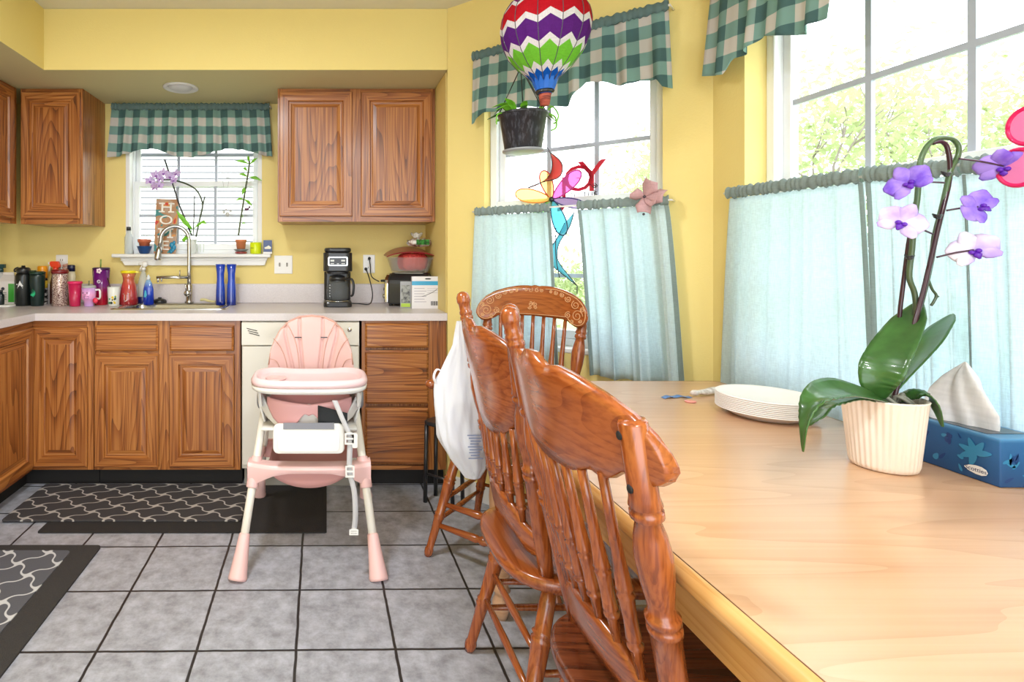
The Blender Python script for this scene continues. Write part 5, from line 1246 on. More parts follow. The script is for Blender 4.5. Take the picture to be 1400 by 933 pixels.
# leafy stem in a small pot
t = thing('potted_plant', 'single tall leafy stem in a small orange pot on stacked saucers', 'potted plant', sp_(329.5, 3.44))
b = MB(); b.lathe([(.026, 0), (.036, .003), (.038, .012), (.02, .013)], 24); b.obj('saucer', plastic('saucer_red', 150, 60, 60), t)
b = MB(); b.lathe([(.02, .0135), (.030, .014), (.046, .026), (.046, .029), (.025, .030)], 24); b.obj('saucer', plastic('saucer_grey', 120, 124, 124), t)
MB().lathe([(.026, .0305), (.032, .075), (.036, .076), (.036, .088), (.032, .089), (.03, .08), (0, .079)], 24).obj('pot', plastic('pot_orange', 214, 130, 84, .6), t)
b = MB(); b.tube(spline([lp(326, 322), lp(329, 300), lp(333, 275), lp(337, 250), lp(340, 232), lp(341, 220)], 4), .0058, 6); b.obj('stem', plastic('stem_olive', 70, 80, 40), t)
for x0, y0, x1_, y1_, w in ((340, 224, 322, 220, .011), (340, 226, 352, 216, .014), (340, 222, 339, 213, .010), (339, 242, 326, 238, .010), (340, 242, 358, 247, .012), (338, 234, 332, 230, .010), (336, 256, 331, 267, .014), (334, 273, 322, 274, .008), (334, 273, 345, 282, .010), (332, 294, 332, 301, .008), (331, 306, 335, 306, .006)):
    b = MB(); y_ = 3.44+rnd.uniform(-.03, .01); m_ = ((x0+x1_)/2, (y0+y1_)/2-1.5)
    b.leaf([lp(x0, y0, 3.44), lp(m_[0], m_[1], (3.44+y_)/2), lp(x1_, y1_, y_)], [.002, w, .001], (.35*(y0-y1_)/10+.05, .25, .9), .2); b.obj('leaf', leaf_l, t, solid=.0008)
b = MB()
for k in range(5): b.sph(lp(337+rnd.uniform(-2, 5), 284+rnd.uniform(-2, 3), 3.42), .007, 8)
b.obj('purple_buds', plastic('bud_purple', 90, 40, 80), t)
t = thing('lime_cup', 'lime yellow cup on the sink window sill', 'cup', sp_(349.5, 3.44))
MB().lathe([(.032, 0), (.034, .003), (.036, .070), (.034, .071), (.031, .01), (0, .01)], 28).obj('cup_body', plastic('lime', 214, 232, 20), t)
b = MB(); b.sph((-.022, -.028, .036), .003, 8); b.sph((-.012, -.033, .036), .003, 8); b.obj('dots', black_pl, t)
t = thing('picture_card', 'small dark blue card at the right end of the sink window sill', 'card', ((366-CX)*3.43/F, 3.43, SZ))
MB().box(-.027, .027, -.003, .003, .012, .085).obj('card_body', plastic('card_navy', 20, 50, 110), t); b = MB(); b.box(-.027, .027, -.012, .012, 0, .0115); b.obj('stand', white_pl, t)
b = MB(); b.prism([(-.018, .03), (.018, .03), (.022, .04), (.006, .052), (-.006, .045), (-.02, .04)], -.0045, -.0031, 'y'); b.obj('printed_boat', plastic('boat_pale', 220, 214, 190), t)
t = thing('suncatcher', 'small crystal suncatcher hanging in the sink window on a fine chain', 'suncatcher', at(310, 243, 3.46))
def lp2(px, py, Y=3.46): p = at(px, py, Y); return (p.x-t.location.x, Y-t.location.y, p.z-t.location.z)
b = MB(); b.tube([lp2(304, 243), lp2(308, 271), lp2(314, 243)], .001, 5); b.tube([lp2(302, 242), lp2(316, 244)], .002, 6); b.obj('chain', plastic('chain_grey', 120, 124, 130), t)
b = MB()
for px, py, r in ((306, 290, .010), (311, 293, .014), (315, 289, .009), (309, 287, .008)): b.sph(lp2(px, py), r, 8)
b.tube([lp2(308, 271), lp2(310, 290)], .001, 5); b.obj('crystals', glassy('crystal', (.7, .68, .66), .6, .1), t)

# ------------------------------------------------------------------ hanging things at the angled window
t = thing('balloon_spinner', 'fabric hot air balloon spinner with zigzag rainbow bands hanging from the ceiling', 'balloon', (.792, 2.0, 1.82))
pf = [(0, .024), (.022, .026), (.05, .045), (.095, .094), (.14, .128), (.19, .150), (.235, .156), (.28, .150), (.325, .125), (.35, .092), (.367, .045), (.372, .0)]
Z0 = -.05+.0
bands = [(.030, 0), (.062, 1), (.078, 2), (.128, 3), (.148, 4), (.205, 5), (.228, 6), (.285, 7), (.300, 8), (.345, 9)]
cl = [s2l(20, 90, 190), s2l(235, 230, 235), s2l(120, 200, 60), s2l(235, 230, 235), s2l(96, 36, 130), s2l(235, 230, 235), s2l(196, 24, 40), s2l(235, 230, 235), s2l(130, 30, 110), s2l(30, 90, 60)]
bm = [cloth('balloon_%d' % i, c, .3, 700, .6) for i, c in enumerate(cl)]
G = 24; b = MB()
lv = [(-.004, 0, 0)]
for k, (z, mi) in enumerate(bands): lv.append((z, 1, mi))
rows = []; prev = None
for k, (z, zig, mi) in enumerate(lv):
    am = .020*min(1, interp(pf, z)/.1) if zig else 0
    ring = []
    for i in range(G):
        zz = z+(am if i % 2 else -am*.2); r = interp(pf, zz+.0)*(1.0 if i % 2 == 0 else 1.0); a = 2*PI*i/G
        ring.append((zz, r, a))
    rows.append((ring, mi))
for k in range(len(rows)):
    r0, mi = rows[k]
    top = rows[k+1][0] if k+1 < len(rows) else None
    nsub = 5
    for i in range(G):
        j = (i+1) % G
        def P(ring, idx, f, top):
            z0_, _, a = ring[idx]; z1_ = top[idx][0] if top else .3719; z = z0_+(z1_-z0_)*f; r = interp(pf, z); return (r*math.cos(a), r*math.sin(a), z-.02)
        vs = []
        for s_ in range(nsub+1): vs += [P(r0, i, s_/nsub, top), P(r0, j, s_/nsub, top)]
        b.add(vs, [(2*q, 2*q+1, 2*q+3, 2*q+2) for q in range(nsub)], mi if k else 0, True)
b.obj('balloon_canopy', bm, t)
b = MB()
for i in range(0, G, 2):
    a = 2*PI*i/G; b.tube([((interp(pf, z)+.001)*math.cos(a), (interp(pf, z)+.001)*math.sin(a), z-.02) for z in [.03+.342*k/16 for k in range(17)]], .0014, 5)
b.obj('gore_seams', plastic('seam_grey', 80, 76, 84), t)
b = MB()
for i in range(14): a = 2*PI*i/14; b.leaf([(.03*math.cos(a), .03*math.sin(a), -.010), (.038*math.cos(a), .038*math.sin(a), .012), (.05*math.cos(a), .05*math.sin(a), .032+.006*(i % 3))], [.008, .010, .002], (-math.sin(a), math.cos(a), 0), .1)
b.obj('blue_fringe', plastic('fringe_blue', 20, 96, 190, .6), t)
b = MB(); b.lathe([(.028, -.022), (.031, -.014), (.026, -.008)], 24, flute=.08, nf=12); b.obj('neck_band', black_pl, t)
b = MB(); b.lathe([(.012, -.066), (.016, -.064), (.021, -.030), (.022, -.023), (.018, -.023), (.014, -.058), (0, -.058)], 20); b.obj('basket', noise_mix('basket_weave', s2l(110, 40, 30), s2l(170, 80, 60), 90, .4, .6, .7, stretch=(.3, .3, 3)), t)
b = MB(); b.tube([(0, 0, .352), (0, 0, ZC-1.82-.001)], .0012, 6); b.obj('hanging_line', black_pl, t)
# hanging basket of a plant
pc = at(715, 156, 2.28); t = thing('hanging_planter', 'black plastic hanging pot with a straggly green plant in front of the angled window', 'hanging planter', pc)
MB().lathe([(.068, -.152), (.072, -.148), (.092, -.012), (.098, -.010), (.100, 0), (.094, .002), (.090, -.012), (.070, -.14), (0, -.14)], 36, flute=.006, nf=18).obj('pot', noise_mix('dusty_black', s2l(34, 34, 40), s2l(92, 94, 104), 90, .50, .8, .4, stretch=(1, 1, .35)), t)
b = MB(); b.lathe([(.070, -.160), (.080, -.157), (.082, -.150), (.070, -.1525)], 32); b.obj('drip_saucer', pm('saucer_clear', (.30, .31, .33), .3), t)
MB().lathe([(.0, -.018), (.089, -.014)], 24).obj('soil', pm('soil', (.03, .02, .015), .9), t)
hk = at(712, 92, 2.28)-pc
b = MB()
for a in (2.9, 1.2, -.9, 0.1): b.tube([(.097*math.cos(a), .097*math.sin(a), .0), hk], .0022, 6)
b.tube([hk, (hk.x, hk.y, ZC-pc.z-.001)], .0022, 6); b.obj('hanger_wires', black_pl, t)
rnd = random.Random(12)
for k in range(24):
    a = rnd.uniform(0, 6.28); r = rnd.uniform(.02, .07); L_ = rnd.uniform(.05, .11); dr = rnd.uniform(.0, .05)
    p0 = Vector((r*math.cos(a), r*math.sin(a), -.012)); p1 = p0+Vector((math.cos(a)*L_*.4, math.sin(a)*L_*.4, rnd.uniform(.02, .055))); p2 = p1+Vector((math.cos(a)*L_*.6, math.sin(a)*L_*.6, rnd.uniform(-.05, .015)))
    b = MB(); b.leaf(spline([p0, p1, p2], 3), [.003, .009, .014, .014, .011, .006, .001], (-math.sin(a), math.cos(a), .3), .3); b.obj('leaf', leaf_l if k % 3 else leaf_g, t, solid=.001)
b = MB()
for p in ([(-.08, -.02, 0), (-.115, -.03, -.01), (-.118, -.03, -.05)],): MB().tube(spline(p, 5), .003, 6).obj('trailing_stem', leaf_l, t)
for p in ([(.09, -.02, .0), (.12, -.03, -.02), (.125, -.03, -.06), (.105, -.03, -.075)], [(.09, 0, 0), (.12, 0, .03), (.145, 0, .0), (.14, 0, -.03), (.125, 0, -.04)]): MB().tube(spline(p, 5), .0035, 6).obj('trailing_stem', leaf_l, t)
# rainbow petal spinner in the window recess
sc_ = bs(754.7, -.02); hub = bay(sc_, -.02, HZ-(272.8-CY)/F*bay(sc_, -.02, 0).y)
t = thing('petal_spinner', 'rainbow petal spinner with a twisted tail hanging in the angled window', 'wind spinner', hub)
Bi = TR(*(-hub)) @ BAY
def sz(px, py, d=-.02): s = bs(px, d); return Vector((s, d, HZ-(py-CY)/F*bay(s, d, 0).y))
wire = {}
for nm, pxc, pyc, dx, dy, w, c in (('yellow', 730, 269, -24.5, -4, 10, (250, 226, 130)), ('orange', 749, 255, -6, -19, 9, (250, 210, 130)), ('magenta', 773.5, 254.5, 19, -19, 10, (232, 110, 200)), ('lavender', 776, 277, 22, 4, 7, (205, 180, 235)), ('cyan', 764, 297, 8, 24, 10, (90, 200, 225)), ('green', 738, 296, -17, 22, 10, (140, 200, 120))):
    m_ = glassy('petal_'+nm, s2l(*c), .55, .4); out_ = []
    L_ = math.hypot(dx, dy); ux, uy = dx/L_, dy/L_; vx, vy = -uy, ux
    for k in range(28):
        a = 2*PI*k/28; l = (1+math.cos(a))*.98*L_; wd = w*math.sin(a)*(.55+.45*l/(2*L_))*1.15; out_.append(sz(754.7+ux*(l+2)+vx*wd, 272.8+uy*(l+2)+vy*wd))
    b = MB(); b.M = Bi; ct_ = sum(out_, Vector())/28; n = 28
    b.add([ct_+Vector((0, .004, 0))]+out_, [(0, 1+i, 1+(i+1) % n) for i in range(n)], 0, True); pe = b.obj('petal', m_, t)
    b = MB(); b.M = Bi; b.tube(out_+[out_[0]], .0030, 6); b.obj('petal_rim', plastic('rim_'+nm, *{'yellow': (235, 130, 50), 'orange': (200, 50, 50), 'magenta': (190, 40, 130), 'lavender': (60, 50, 120), 'cyan': (20, 60, 90), 'green': (60, 120, 60)}[nm]), pe)
b = MB(); b.M = Bi; b.sph(sz(754.7, 272.8)+Vector((0, .006, 0)), .012, 12); b.obj('hub', black_pl, t)
b = MB(); b.M = Bi
e1 = spline([sz(752, 207), sz(755, 225), sz(751, 240), sz(738, 251), sz(723, 257)], 5); e2 = spline([sz(752, 207)+Vector((0, .03, 0)), sz(771, 224)+Vector((0, .03, 0)), sz(768, 243)+Vector((0, .03, 0)), sz(745, 250)+Vector((0, .03, 0)), sz(723, 257)+Vector((0, .01, 0))], 5)
n = len(e1); b.add(e1+e2, [(i, i+1, n+i+1, n+i) for i in range(n-1)], 0, True); tw = b.obj('red_twist', glassy('twist_red', s2l(235, 110, 110), .7, .4), t, solid=.001)
b = MB(); b.M = Bi; b.tube(e1, .0022, 6); b.tube(e2, .0022, 6); b.tube([sz(742, 186), sz(744, 197), sz(752, 207)], .0015, 5); b.obj('twist_wire', black_pl, tw)
b = MB(); b.M = Bi
e1 = spline([sz(772, 305), sz(762, 325), sz(750, 345), sz(752, 360), sz(774, 379), sz(789, 391)], 5); e2 = spline([sz(785, 290), sz(779, 310), sz(766, 330), sz(762, 345), sz(765, 360), sz(789, 391)], 5)
n = len(e1); b.add(e1+e2, [(i, i+1, n+i+1, n+i) for i in range(n-1)], 0, True); tw = b.obj('blue_twist', glassy('twist_blue', s2l(120, 210, 225), .7, .4), t, solid=.001)
b = MB(); b.M = Bi; b.tube(e1, .0020, 6); b.tube(e2, .0020, 6); b.tube(spline([sz(760, 312), sz(760, 350), sz(765, 380)], 5), .0022, 6); b.tube([sz(789, 391), sz(789, 402)], .0022, 6); b.obj('twist_wire', black_pl, tw)
# JOY window sticker
cj = bay(bs(790, -.075), -.075, 1.5); t = thing('window_sticker', 'red lettered sticker with black scrolls on the angled window glass', 'sticker', cj)
Bj = TR(*(-cj)) @ BAY
def sj(px, py): return sz(px, py, -.076)
red = plastic('letter_red', 196, 30, 60)
b = MB(); b.M = Bj
def tx(ch, px, py, size):
    c = sj(px, py); M_ = Matrix(((1, 0, 0, c.x), (0, 0, -1, c.y), (0, 1, 0, c.z), (0, 0, 0, 1))); vs, fs = textmesh(ch, size, .0012); return [M_ @ v for v in vs], fs
for ch, px, py, sz_ in (('J', 771, 262, .17), ('O', 791, 246, .17), ('Y', 809, 243, .20)): b.add(*tx(ch, px, py, sz_))
b.obj('red_letters', red, t)
b = MB(); b.M = Bj; b.add(*tx('TO THE', 797, 267, .034)); b.add(*tx('WORLD', 792, 276, .026)); b.obj('black_letters', black_pl, t)
b = MB(); b.M = Bj
for cx_, cy_, r, s_ in ((813, 253, 4, 1), (815, 270, 4, -1), (755, 322, 4, 1), (754, 335, 3, -1), (812, 262, 3, 1)):
    b.tube([sj(cx_+r*(1-k/26)*math.cos(s_*k*.45), cy_+r*(1-k/26)*math.sin(s_*k*.45)) for k in range(24)], .0018, 5)
b.tube(spline([sj(799, 257), sj(806, 252), sj(812, 257), sj(816, 252)], 5), .0018, 5); b.obj('scrolls', black_pl, t)
# pinwheel
pw_ = bay(bs(882, .09), .09, HZ-(270-CY)/F*bay(bs(882, .09), .09, 0).y); t = thing('fabric_pinwheel', 'dusty pink fabric pinwheel flower pinned to the right end of the cafe curtain rod', 'pinwheel', pw_)
Bp = TR(*(-pw_)) @ BAY
def spn(px, py, dd=0): s = bs(px, .09+dd); return Vector((s, .09+dd, HZ-(py-CY)/F*bay(s, .09+dd, 0).y))
dust = cloth('dusty_pink', s2l(206, 166, 168), .2, 500)
for pts, w in (([(881, 269), (883, 257), (887, 246)], (.006, .040, .030)), ([(882, 269), (895, 266), (907, 266)], (.006, .034, .026)), ([(881, 270), (882, 280), (882, 290)], (.006, .030, .024)), ([(880, 269), (872, 268), (861, 269)], (.006, .028, .008)), ([(881, 269), (890, 276), (897, 274)], (.004, .020, .010))):
    b = MB(); b.M = Bp; b.leaf([spn(x, y, .012*i) for i, (x, y) in enumerate(pts)], w, (-.6*(pts[2][1]-pts[0][1])/20, .45, -.6*(pts[2][0]-pts[0][0])/20), .5); b.obj('petal', dust, t, solid=.002)
b = MB(); b.M = Bp; b.sph(spn(881, 269, .022), .006, 10); b.sph(spn(880, 293, .01), .005, 8); b.obj('button', plastic('button_dark', 60, 44, 50), t)
# hot pink flower at the right edge
fd = .085; fx = XR-fd; fy_ = fx*F/(1412-CX); fc = Vector((fx, fy_, HZ+(350-200)/F*fy_)); t = thing('flower_hanger', 'hot pink flower ornament cut by the right edge of the photo', 'ornament', fc)
hp = plastic('hot_pink', 225, 24, 96, .4); lpk = glassy('light_pink', s2l(245, 140, 195), .8, .4)
def circ(cy, cz, ry, rz2, n=28): return [Vector((0, cy+ry*math.cos(2*PI*k/n), cz+rz2*math.sin(2*PI*k/n))) for k in range(n)]
for cy, cz in ((.005, .042), (.022, -.038), (-.06, -.03), (-.06, .03)):
    o_ = circ(cy, cz, .034, .036)
    b = MB(); n = 28; b.add([Vector((-.001, cy, cz))]+o_, [(0, 1+i, 1+(i+1) % n) for i in range(n)]); pe = b.obj('petal', lpk, t, solid=.002)
    b = MB(); b.tube(o_+[o_[0]], .0045, 8); b.obj('petal_rim', hp, pe)
b = MB(); b.sph((-.003, -.02, 0), .014, 12, sc=(.4, 1, 1)); b.obj('flower_centre', hp, t)

# ------------------------------------------------------------------ on the table
T_ = TZ+.0006
def tp(px, py, z=TZ): Y = F*(HZ-z)/(py-CY); return ((px-CX)/F*Y, Y)
PLX, PLY = (1047-CX)/F*1.520, 1.520
foam = pm('foam_white', s2l(240, 236, 232), .55)
NP = 9
pm_ = None
names = ['bottom', 'second from the bottom', 'third from the bottom', 'fourth from the bottom', 'middle', 'fourth from the top', 'third from the top', 'second from the top', 'top']
for k in range(NP):
    lab = {0: 'lowest white foam plate of the stack, resting on the table', NP-1: 'topmost white foam plate of the stack'}.get(k, 'white foam plate, %s in the stack on the table' % names[k])
    if pm_ is None:
        b = MB(); b.lathe([(.076, 0), (.079, .0005), (.103, .016), (.1125, .0195), (.115, .0185), (.1155, .0205), (.112, .0225), (.102, .0195), (.078, .0035), (0, .0032)], 56); o = b.obj('foam_plate', foam); pm_ = o.data
    else: o = bpy.data.objects.new('foam_plate', pm_); C.objects.link(o)
    o.location = (PLX, PLY, T_+.0047*k); tag(o, lab, 'plate', 'stack of white foam plates')
p = tp(926, 545); t = thing('ribbon_strip', 'thin blue ribbon strip lying on the table left of the plates', 'ribbon', (p[0], p[1], T_))
b = MB(); b.grid(lambda u, v: (-.045+.09*u, -.010+.020*v+.012*math.sin(u*2.5), .0012+.004*math.sin(u*7)**2), 14, 3); b.obj('strip', plastic('ribbon_blue', 80, 120, 180), t, solid=.001)
p = tp(964, 541); t = thing('paper_wrapper', 'twisted white paper wrapper on the table beside the foam plates', 'wrapper', (p[0], p[1], T_))
b = MB(); b.tube(spline([(-.050, -.012, .008), (-.03, -.008, .011), (0, 0, .010), (.03, .012, .012), (.055, .02, .012)], 5), [.006, .010, .012, .013, .012, .010, .009, .010, .011, .012, .0125, .013, .013, .013, .014, .014, .0145, .015, .015, .014, .012], 10, flat=.7); b.obj('paper_body', noise_mix('crumpled_white', s2l(190, 178, 170), s2l(238, 232, 226), 60, .35, .6, .6), t)
p = tp(944, 550); t = thing('pink_token', 'small round pink token on the table below the paper wrapper', 'token', (p[0], p[1], T_))
b = MB(); b.lathe([(.013, 0), (.0145, .001), (.0145, .003), (.012, .004), (0, .004)], 20, sx=1.1); b.obj('token_disc', plastic('token_pink', 232, 150, 140), t)
# orchid
OX, OY = 1.160, 1.150
t = thing('potted_orchid', 'violet moth orchid in a ribbed white pot on the dining table', 'orchid', (OX, OY, T_))
def q3(px, py, Y=OY): p = at(px, py, Y); return Vector((p.x-OX, Y-OY, p.z-T_))
b = MB(); n = 228; b.lathe([(.046, 0), (.051, .003), (.054, .012), (.061, .09), (.066, .143), (.0675, .146), (.0645, .147), (.062, .138), (.055, .09), (0, .088)], n, flute=.013, nf=38); b.obj('ribbed_pot', pm('pot_ceramic', s2l(236, 222, 208), .35, coat=.2), t)
b = MB(); b.lathe([(0, .132), (.04, .136), (.060, .128)], 28); b.obj('potting_mix', noise_mix('bark', s2l(20, 14, 12), s2l(120, 110, 104), 60, .4, .6, .8), t)
b = MB(); rnd = random.Random(5)
for k in range(7): a = rnd.uniform(0, 6.28); p0 = Vector((.02*math.cos(a), .02*math.sin(a), .133)); b.tube(spline([p0, p0*1.5+Vector((0, 0, -.045)), Vector((.050*math.cos(a+.6), .050*math.sin(a+.6), .132))], 4), .0035, 7)
b.obj('roots', plastic('root_grey', 120, 120, 110), t)
def lf(name, ctr, ws, side, cup=.2, mat=leaf_g):
    b = MB(); b.leaf(spline(ctr, 4), [interp([(i/(len(ws)-1), w) for i, w in enumerate(ws)], k/((len(ctr)-1)*4)) for k in range((len(ctr)-1)*4+1)], side, cup, 0, 8); return b.obj(name, mat, t, solid=.0025)
sd = (1, .25, -.15)
lf('leaf', [q3(1203, 545, 1.13), q3(1200, 522, 1.12), q3(1214, 490, 1.12), q3(1238, 448, 1.14), q3(1258, 412, 1.17)], [.008, .026, .036, .036, .029, .003], (.7, -.7, .38), .18)
lf('leaf', [q3(1212, 545, 1.15), q3(1232, 520, 1.16), q3(1262, 484, 1.19), q3(1285, 452, 1.22), q3(1302, 430, 1.25)], [.006, .014, .025, .030, .026, .003], (.62, -.62, .62), .2)
lf('leaf', [q3(1212, 548, 1.14), q3(1180, 539, 1.09), q3(1145, 533, 1.03), q3(1118, 545, .98), q3(1103, 575, .96), q3(1098, 618, .955)], [.010, .020, .026, .026, .020, .013, .001], (.35, .9, .25), .25)
lf('leaf', [q3(1204, 550, 1.13), q3(1165, 540, 1.12), q3(1130, 548, 1.09), q3(1112, 570, 1.07), q3(1105, 582, 1.065)], [.010, .022, .026, .022, .004], (.3, .9, .3), .2, leaf_g)
lf('leaf', [q3(1225, 548, 1.16), q3(1245, 538, 1.14), q3(1266, 540, 1.12), q3(1281, 556, 1.10), q3(1289, 584, 1.09)], [.008, .015, .017, .014, .002], (.3, .9, .3), .2)
stm = grad_z('orchid_stem', [(0, s2l(60, 40, 40)), (.4, s2l(60, 72, 50)), (1, s2l(70, 100, 60))], .1, .6, .4)
stk = pm('stake_maroon', s2l(52, 20, 34), .35, coat=.3)
b = MB(); b.tube(spline([q3(1258, 419), q3(1268, 379), q3(1275, 345), q3(1278, 323), q3(1287, 288), q3(1294, 258), q3(1299, 234), q3(1308.6, 215.5), q3(1311, 202), q3(1306, 193), q3(1296, 189), q3(1279, 190), q3(1266, 202), q3(1258, 222), q3(1256, 245), q3(1254, 272), q3(1250, 300), q3(1247, 340), q3(1243, 378), q3(1250, 400), q3(1252, 425), q3(1245, 470), q3(1225, 530), q3(1222, 552)], 4), .0048, 8)
b.tube(spline([q3(1268, 379), q3(1274, 395), q3(1280, 404), q3(1277, 412), q3(1273, 418)], 4), .0025, 6); b.tube([q3(1280, 404), q3(1283, 406)], .002, 6); b.obj('flower_stem', stm, t)
b = MB(); b.tube(spline([q3(1220, 553, 1.13), q3(1240, 480, 1.13), q3(1262, 400, 1.14), q3(1283, 310, 1.145), q3(1298, 245, 1.15), q3(1296, 205, 1.15), q3(1287, 194, 1.15), q3(1275, 196, 1.15)], 6), .0042, 8); b.obj('support_stake', stk, t)
b = MB(); b.tube([q3(1220, 553, 1.17), q3(1231, 419, 1.165), q3(1241.6, 336, 1.16), q3(1252, 276, 1.16)], .0038, 8); b.obj('support_stake', stk, t)
for px, py in ((1293, 237), (1281, 295), (1243, 351)):
    b = MB()
    for k in range(3): b.tube([q3(px-6+k, py-2+2*k, 1.135), q3(px, py+2*k, 1.128), q3(px+7-k, py-1+2*k, 1.135), q3(px+2, py+2*k, 1.16), q3(px-6+k, py-2+2*k, 1.15)], .0016, 6)
    b.obj('stem_clip', black_pl, t)
vio = grad_z('petal_violet_deep', [(0, s2l(96, 60, 190)), (1, s2l(150, 120, 225))], .3, .6, .6)
pale = noise_mix('petal_violet_pale', s2l(176, 150, 226), s2l(232, 224, 240), 14, .4, .62, .6)
mid = noise_mix('petal_violet_mid', s2l(110, 70, 205), s2l(170, 140, 232), 30, .35, .65, .6)
core = plastic('petal_core', 90, 24, 170, .5)
def RN(n, roll): return Vector(n).normalized().to_track_quat('Z', 'Y').to_matrix() @ Matrix.Rotation(roll, 3, 'Z')
def RR(x, y, z): return (Matrix.Rotation(z, 3, 'Z') @ Matrix.Rotation(x, 3, 'X') @ Matrix.Rotation(y, 3, 'Z'))
for (px, py, Y_, sx_, sy_, stY, sz_, R_, mt) in ((1243, 250, 1.12, 1291, 250, 1.14, .040, RN((-.75, -.25, .2), .6), mid), (1232, 304, 1.12, 1275, 320, 1.14, .040, RN((-.5, -.9, .15), -.5), pale), (1331, 342, 1.12, 1280.5, 352, 1.14, .040, RN((-.7, -.75, .05), .4), pale), (1337, 283, 1.12, 1294, 288, 1.14, .036, RN((-.2, -.95, .1), 1.0), mid), (1372, 227, 1.12, 1311, 217, 1.14, .042, RN((-.6, -.5, -.55), .1), mid)):
    c = q3(px, py, Y_); f_ = flower(c, R_, sz_, (mt, core), t, wide=.46)
    b = MB(); b.tube(spline([q3(sx_, sy_, stY), q3((px+sx_)/2, (py+sy_)/2-1, 1.13), c], 5), .0020, 6); b.obj('flower_stalk', plastic('stalk_dark', 70, 40, 60), t)
# tissue box
t = thing('tissue_box', 'blue leaf-patterned tissue box with white lettering at the table edge', 'tissue box', (1.2755, 1.045, T_))
TBW, TBL, TBH = .100, .225, .092
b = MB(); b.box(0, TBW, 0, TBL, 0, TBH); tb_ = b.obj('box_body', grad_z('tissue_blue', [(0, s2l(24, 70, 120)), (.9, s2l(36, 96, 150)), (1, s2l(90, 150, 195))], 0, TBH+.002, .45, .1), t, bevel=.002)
b = MB(); b.box(.012, TBW-.012, .03, TBL-.03, TBH+.0003, TBH+.0010); b.obj('top_opening', plastic('opening_dark', 60, 70, 84), tb_)
b = MB(); rnd = random.Random(2)
def lshape(cx_, cz, ln, w, a):
    o = []
    for k in range(12): f = 2*PI*k/12; x = math.cos(f)*ln; y = math.sin(f)*w*(1-.3*math.cos(f)); o.append((cx_+x*math.cos(a)-y*math.sin(a), cz+x*math.sin(a)+y*math.cos(a)))
    return o
for k in range(26):
    cy = rnd.uniform(.06, TBL-.012); cz = rnd.uniform(.012, TBH-.014); b.add([(-.0004-.00003*k, y, z) for y, z in lshape(cy, cz, rnd.uniform(.005, .010), rnd.uniform(.0015, .005), rnd.uniform(0, 3.1))], [tuple(range(12))], k % 2)
for a in (.3, 1.2, 2.1, 2.9, -.5, -1.3): b.add([(-.0014+a*.00005, y, z) for y, z in lshape(.040+.014*math.cos(a), .052+.014*math.sin(a), .015, .006, a)], [tuple(range(12))], 0)
for k in range(12): cx_ = rnd.uniform(.012, TBW-.012); cz = rnd.uniform(.012, TBH-.012); b.add([(x, -.0004, z) for x, z in lshape(cx_, cz, .010, .003, rnd.uniform(0, 3.1))], [tuple(range(12))], k % 2)
b.obj('leaf_print', [plastic('print_light_blue', 50, 130, 175), plastic('print_dark_blue', 22, 60, 120)], tb_)
b = MB(); b.add([(-.0017, y, z) for y, z in lshape(.038, .020, .020, .0085, .0)], [tuple(range(12))]); lb_ = b.obj('label_oval', plastic('oval_white', 235, 235, 235), tb_)
b = MB(); M_ = TR(-.0020, .038, .020) @ Matrix(((0, 0, -1, 0), (-1, 0, 0, 0), (0, 1, 0, 0), (0, 0, 0, 1))); addtext(b, 'Scotties', .0115, M_, ext=.0001); b.obj('lettering', plastic('lettering_navy', 20, 40, 100), lb_)
t = thing('paper_tissue', 'crumpled white tissue pulled up out of the blue box', 'tissue', (1.325, 1.155, T_+TBH+.0015))
b = MB()
def tis(u, v):
    a = 2*PI*u; h = .125*v; r = interp([(0, 1), (.25, 1.05), (.5, .85), (.75, .5), (1, .03)], v)
    w = 1+.22*math.sin(a*3+v*3)+.12*math.sin(a*7+v*7)
    return (.025*r*math.cos(a)*w+.006*v, .055*r*math.sin(a)*w+.005-.01*v, h*(1+.10*math.sin(a*2+1)*(1-v)))
b.grid(tis, 72, 24); b.obj('tissue_sheet', cloth('tissue_white', (.86, .84, .85), .25, 200), t)

# ------------------------------------------------------------------ outdoors
GZ = -.5
o = MB().box(-14, 30, 3.9, 34, GZ-.1, GZ).obj('lawn', noise_mix('lawn_green', s2l(120, 150, 80), s2l(170, 190, 120), 3, .3, .7, .9)); struct(o)
o = MB().box(2.2, 30, -12, 3.9, GZ-.1, GZ).obj('lawn', MATS['lawn_green']); struct(o)
t = thing('neighbour_house', 'white clapboard house wall outside the sink window', 'house', (-1.6, 7.2, GZ))
MB().box(-3.4, 2.4, 0, .3, 0, 5.6).obj('clapboard_wall', siding_mat(), t)
b = MB(); b.prism([(-3.8, 5.6), (2.8, 5.6), (-.5, 7.6)], -.3, .3, 'y'); b.obj('gable', MATS['white_siding'] if 'white_siding' in MATS else siding_mat(), t)
bark = pm('tree_bark', s2l(140, 130, 124), .9); lfm = cloth('tree_leaf', s2l(186, 198, 150), .45, 20)
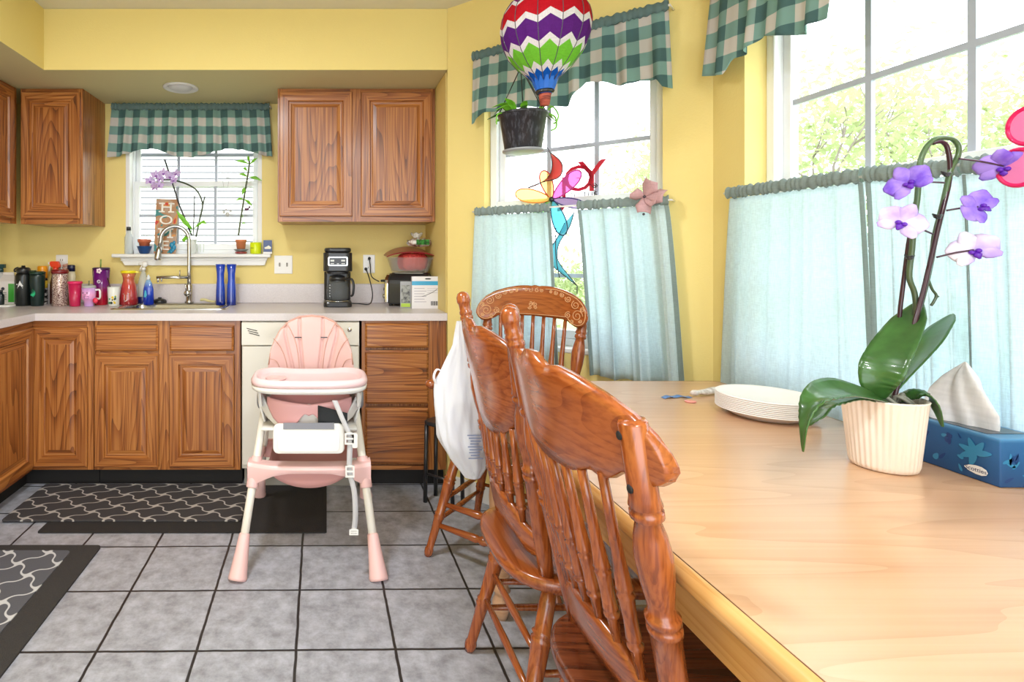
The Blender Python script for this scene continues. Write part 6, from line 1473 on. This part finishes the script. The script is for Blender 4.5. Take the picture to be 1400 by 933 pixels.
def tree(label, x, y, h, cr, n, seed, name='tree', lean=0):
    rnd = random.Random(seed); t = thing(name, label, 'tree', (x, y, GZ), 0)
    b = MB(); tips = []
    def br(p, d, ln, r, lev):
        q = [p]; 
        for k in range(3): p = p+d*ln/3; d = (d+Vector((rnd.uniform(-.2, .2), rnd.uniform(-.2, .2), rnd.uniform(-.05, .2)))).normalized(); q.append(p)
        b.tube(q, [r, r*.85, r*.7, r*.55], 6)
        if lev == 0: tips.append(p); return
        tips.append(p)
        for k in range(3 if lev > 1 else 4):
            a = rnd.uniform(0, 6.28); s_ = rnd.uniform(.5, .95); nd = (d+Vector((math.cos(a)*s_, math.sin(a)*s_, rnd.uniform(-.1, .3)))).normalized(); br(q[rnd.choice((2, 3))], nd, ln*rnd.uniform(.6, .8), r*.5, lev-1)
    br(Vector((0, 0, 0)), Vector((lean, 0, 1)).normalized(), h*.36, .06*h/4, 3)
    b.obj('trunk', bark, t)
    b = MB()
    for k in range(n):
        c = Vector(rnd.choice(tips))+Vector((rnd.gauss(0, cr), rnd.gauss(0, cr), rnd.gauss(0, cr*.8))); a = Vector((rnd.uniform(-1, 1), rnd.uniform(-1, 1), rnd.uniform(-1, 1))).normalized(); c2 = a.cross(Vector((.3, .2, 1))).normalized(); s_ = rnd.uniform(.04, .075)
        b.add([c-a*s_, c-c2*s_*.5, c+a*s_, c+c2*s_*.5], [(0, 1, 2, 3)])
    b.obj('foliage', lfm, t); return t
tree('leafy tree seen in the right pane of the angled window', 5.2, 8.4, 3.9, .34, 5200, 3)
tree('low shrub-like tree seen low in the angled window between the curtains', 3.4, 8.6, 1.9, .24, 1800, 5)
tree('thin bare-branched tree seen in the left pane of the big window', 7.0, 7.4, 4.4, .34, 2400, 7, lean=.1)
tree('tall sparse tree behind the middle panes of the big window', 9.4, 8.3, 4.8, .42, 3400, 9, lean=-.15)
tree('greener tree behind the right panes of the big window', 9.5, 6.6, 4.4, .40, 5200, 11)
# ------------------------------------------------------------------ light and camera
w = bpy.data.worlds.new('World'); S.world = w; w.use_nodes = True
bg = w.node_tree.nodes['Background']; bg.inputs[0].default_value = (.90, .95, 1, 1); bg.inputs[1].default_value = 4.2
def lamp(name, loc, size, e, c=(.93, .96, 1), rot=(0, 0, 0)):
    l = bpy.data.lights.new(name, 'AREA'); l.shape = 'DISK'; l.size = size; l.energy = e; l.color = c
    o = bpy.data.objects.new(name, l); C.objects.link(o); o.location = loc; o.rotation_euler = rot; return o
# two unseen ceiling fill lights, added to brighten the room
for nm, lab, x, y in (('fill_fixture', 'added round fill light over the kitchen floor, out of view', -.55, 1.35), ('fill_fixture', 'added round fill light over the dining table, out of view', .35, -.3)):
    t = thing(nm, lab, 'ceiling light', (x, y, ZC))
    MB().lathe([(.17, -.001), (.17, -.025), (.15, -.03)], 32).obj('base', white_pl, t)
    lamp('fill_lamp', (x, y, ZC-.05), .34, 30)
cam = bpy.data.cameras.new('Camera'); co = bpy.data.objects.new('Camera', cam); C.objects.link(co)
co.location = (0, 0, HZ); co.rotation_euler = (PI/2, 0, 0)
cam.sensor_width = 36; cam.lens = 36*F/1400; cam.shift_x = (700-CX)/1400; cam.shift_y = -(466.5-CY)/1400; cam.clip_start = .02
S.camera = co
S.view_settings.view_transform = 'Standard'; S.view_settings.look = 'None'; S.view_settings.gamma = 1; S.view_settings.use_curve_mapping = False
S.view_settings.exposure = .2
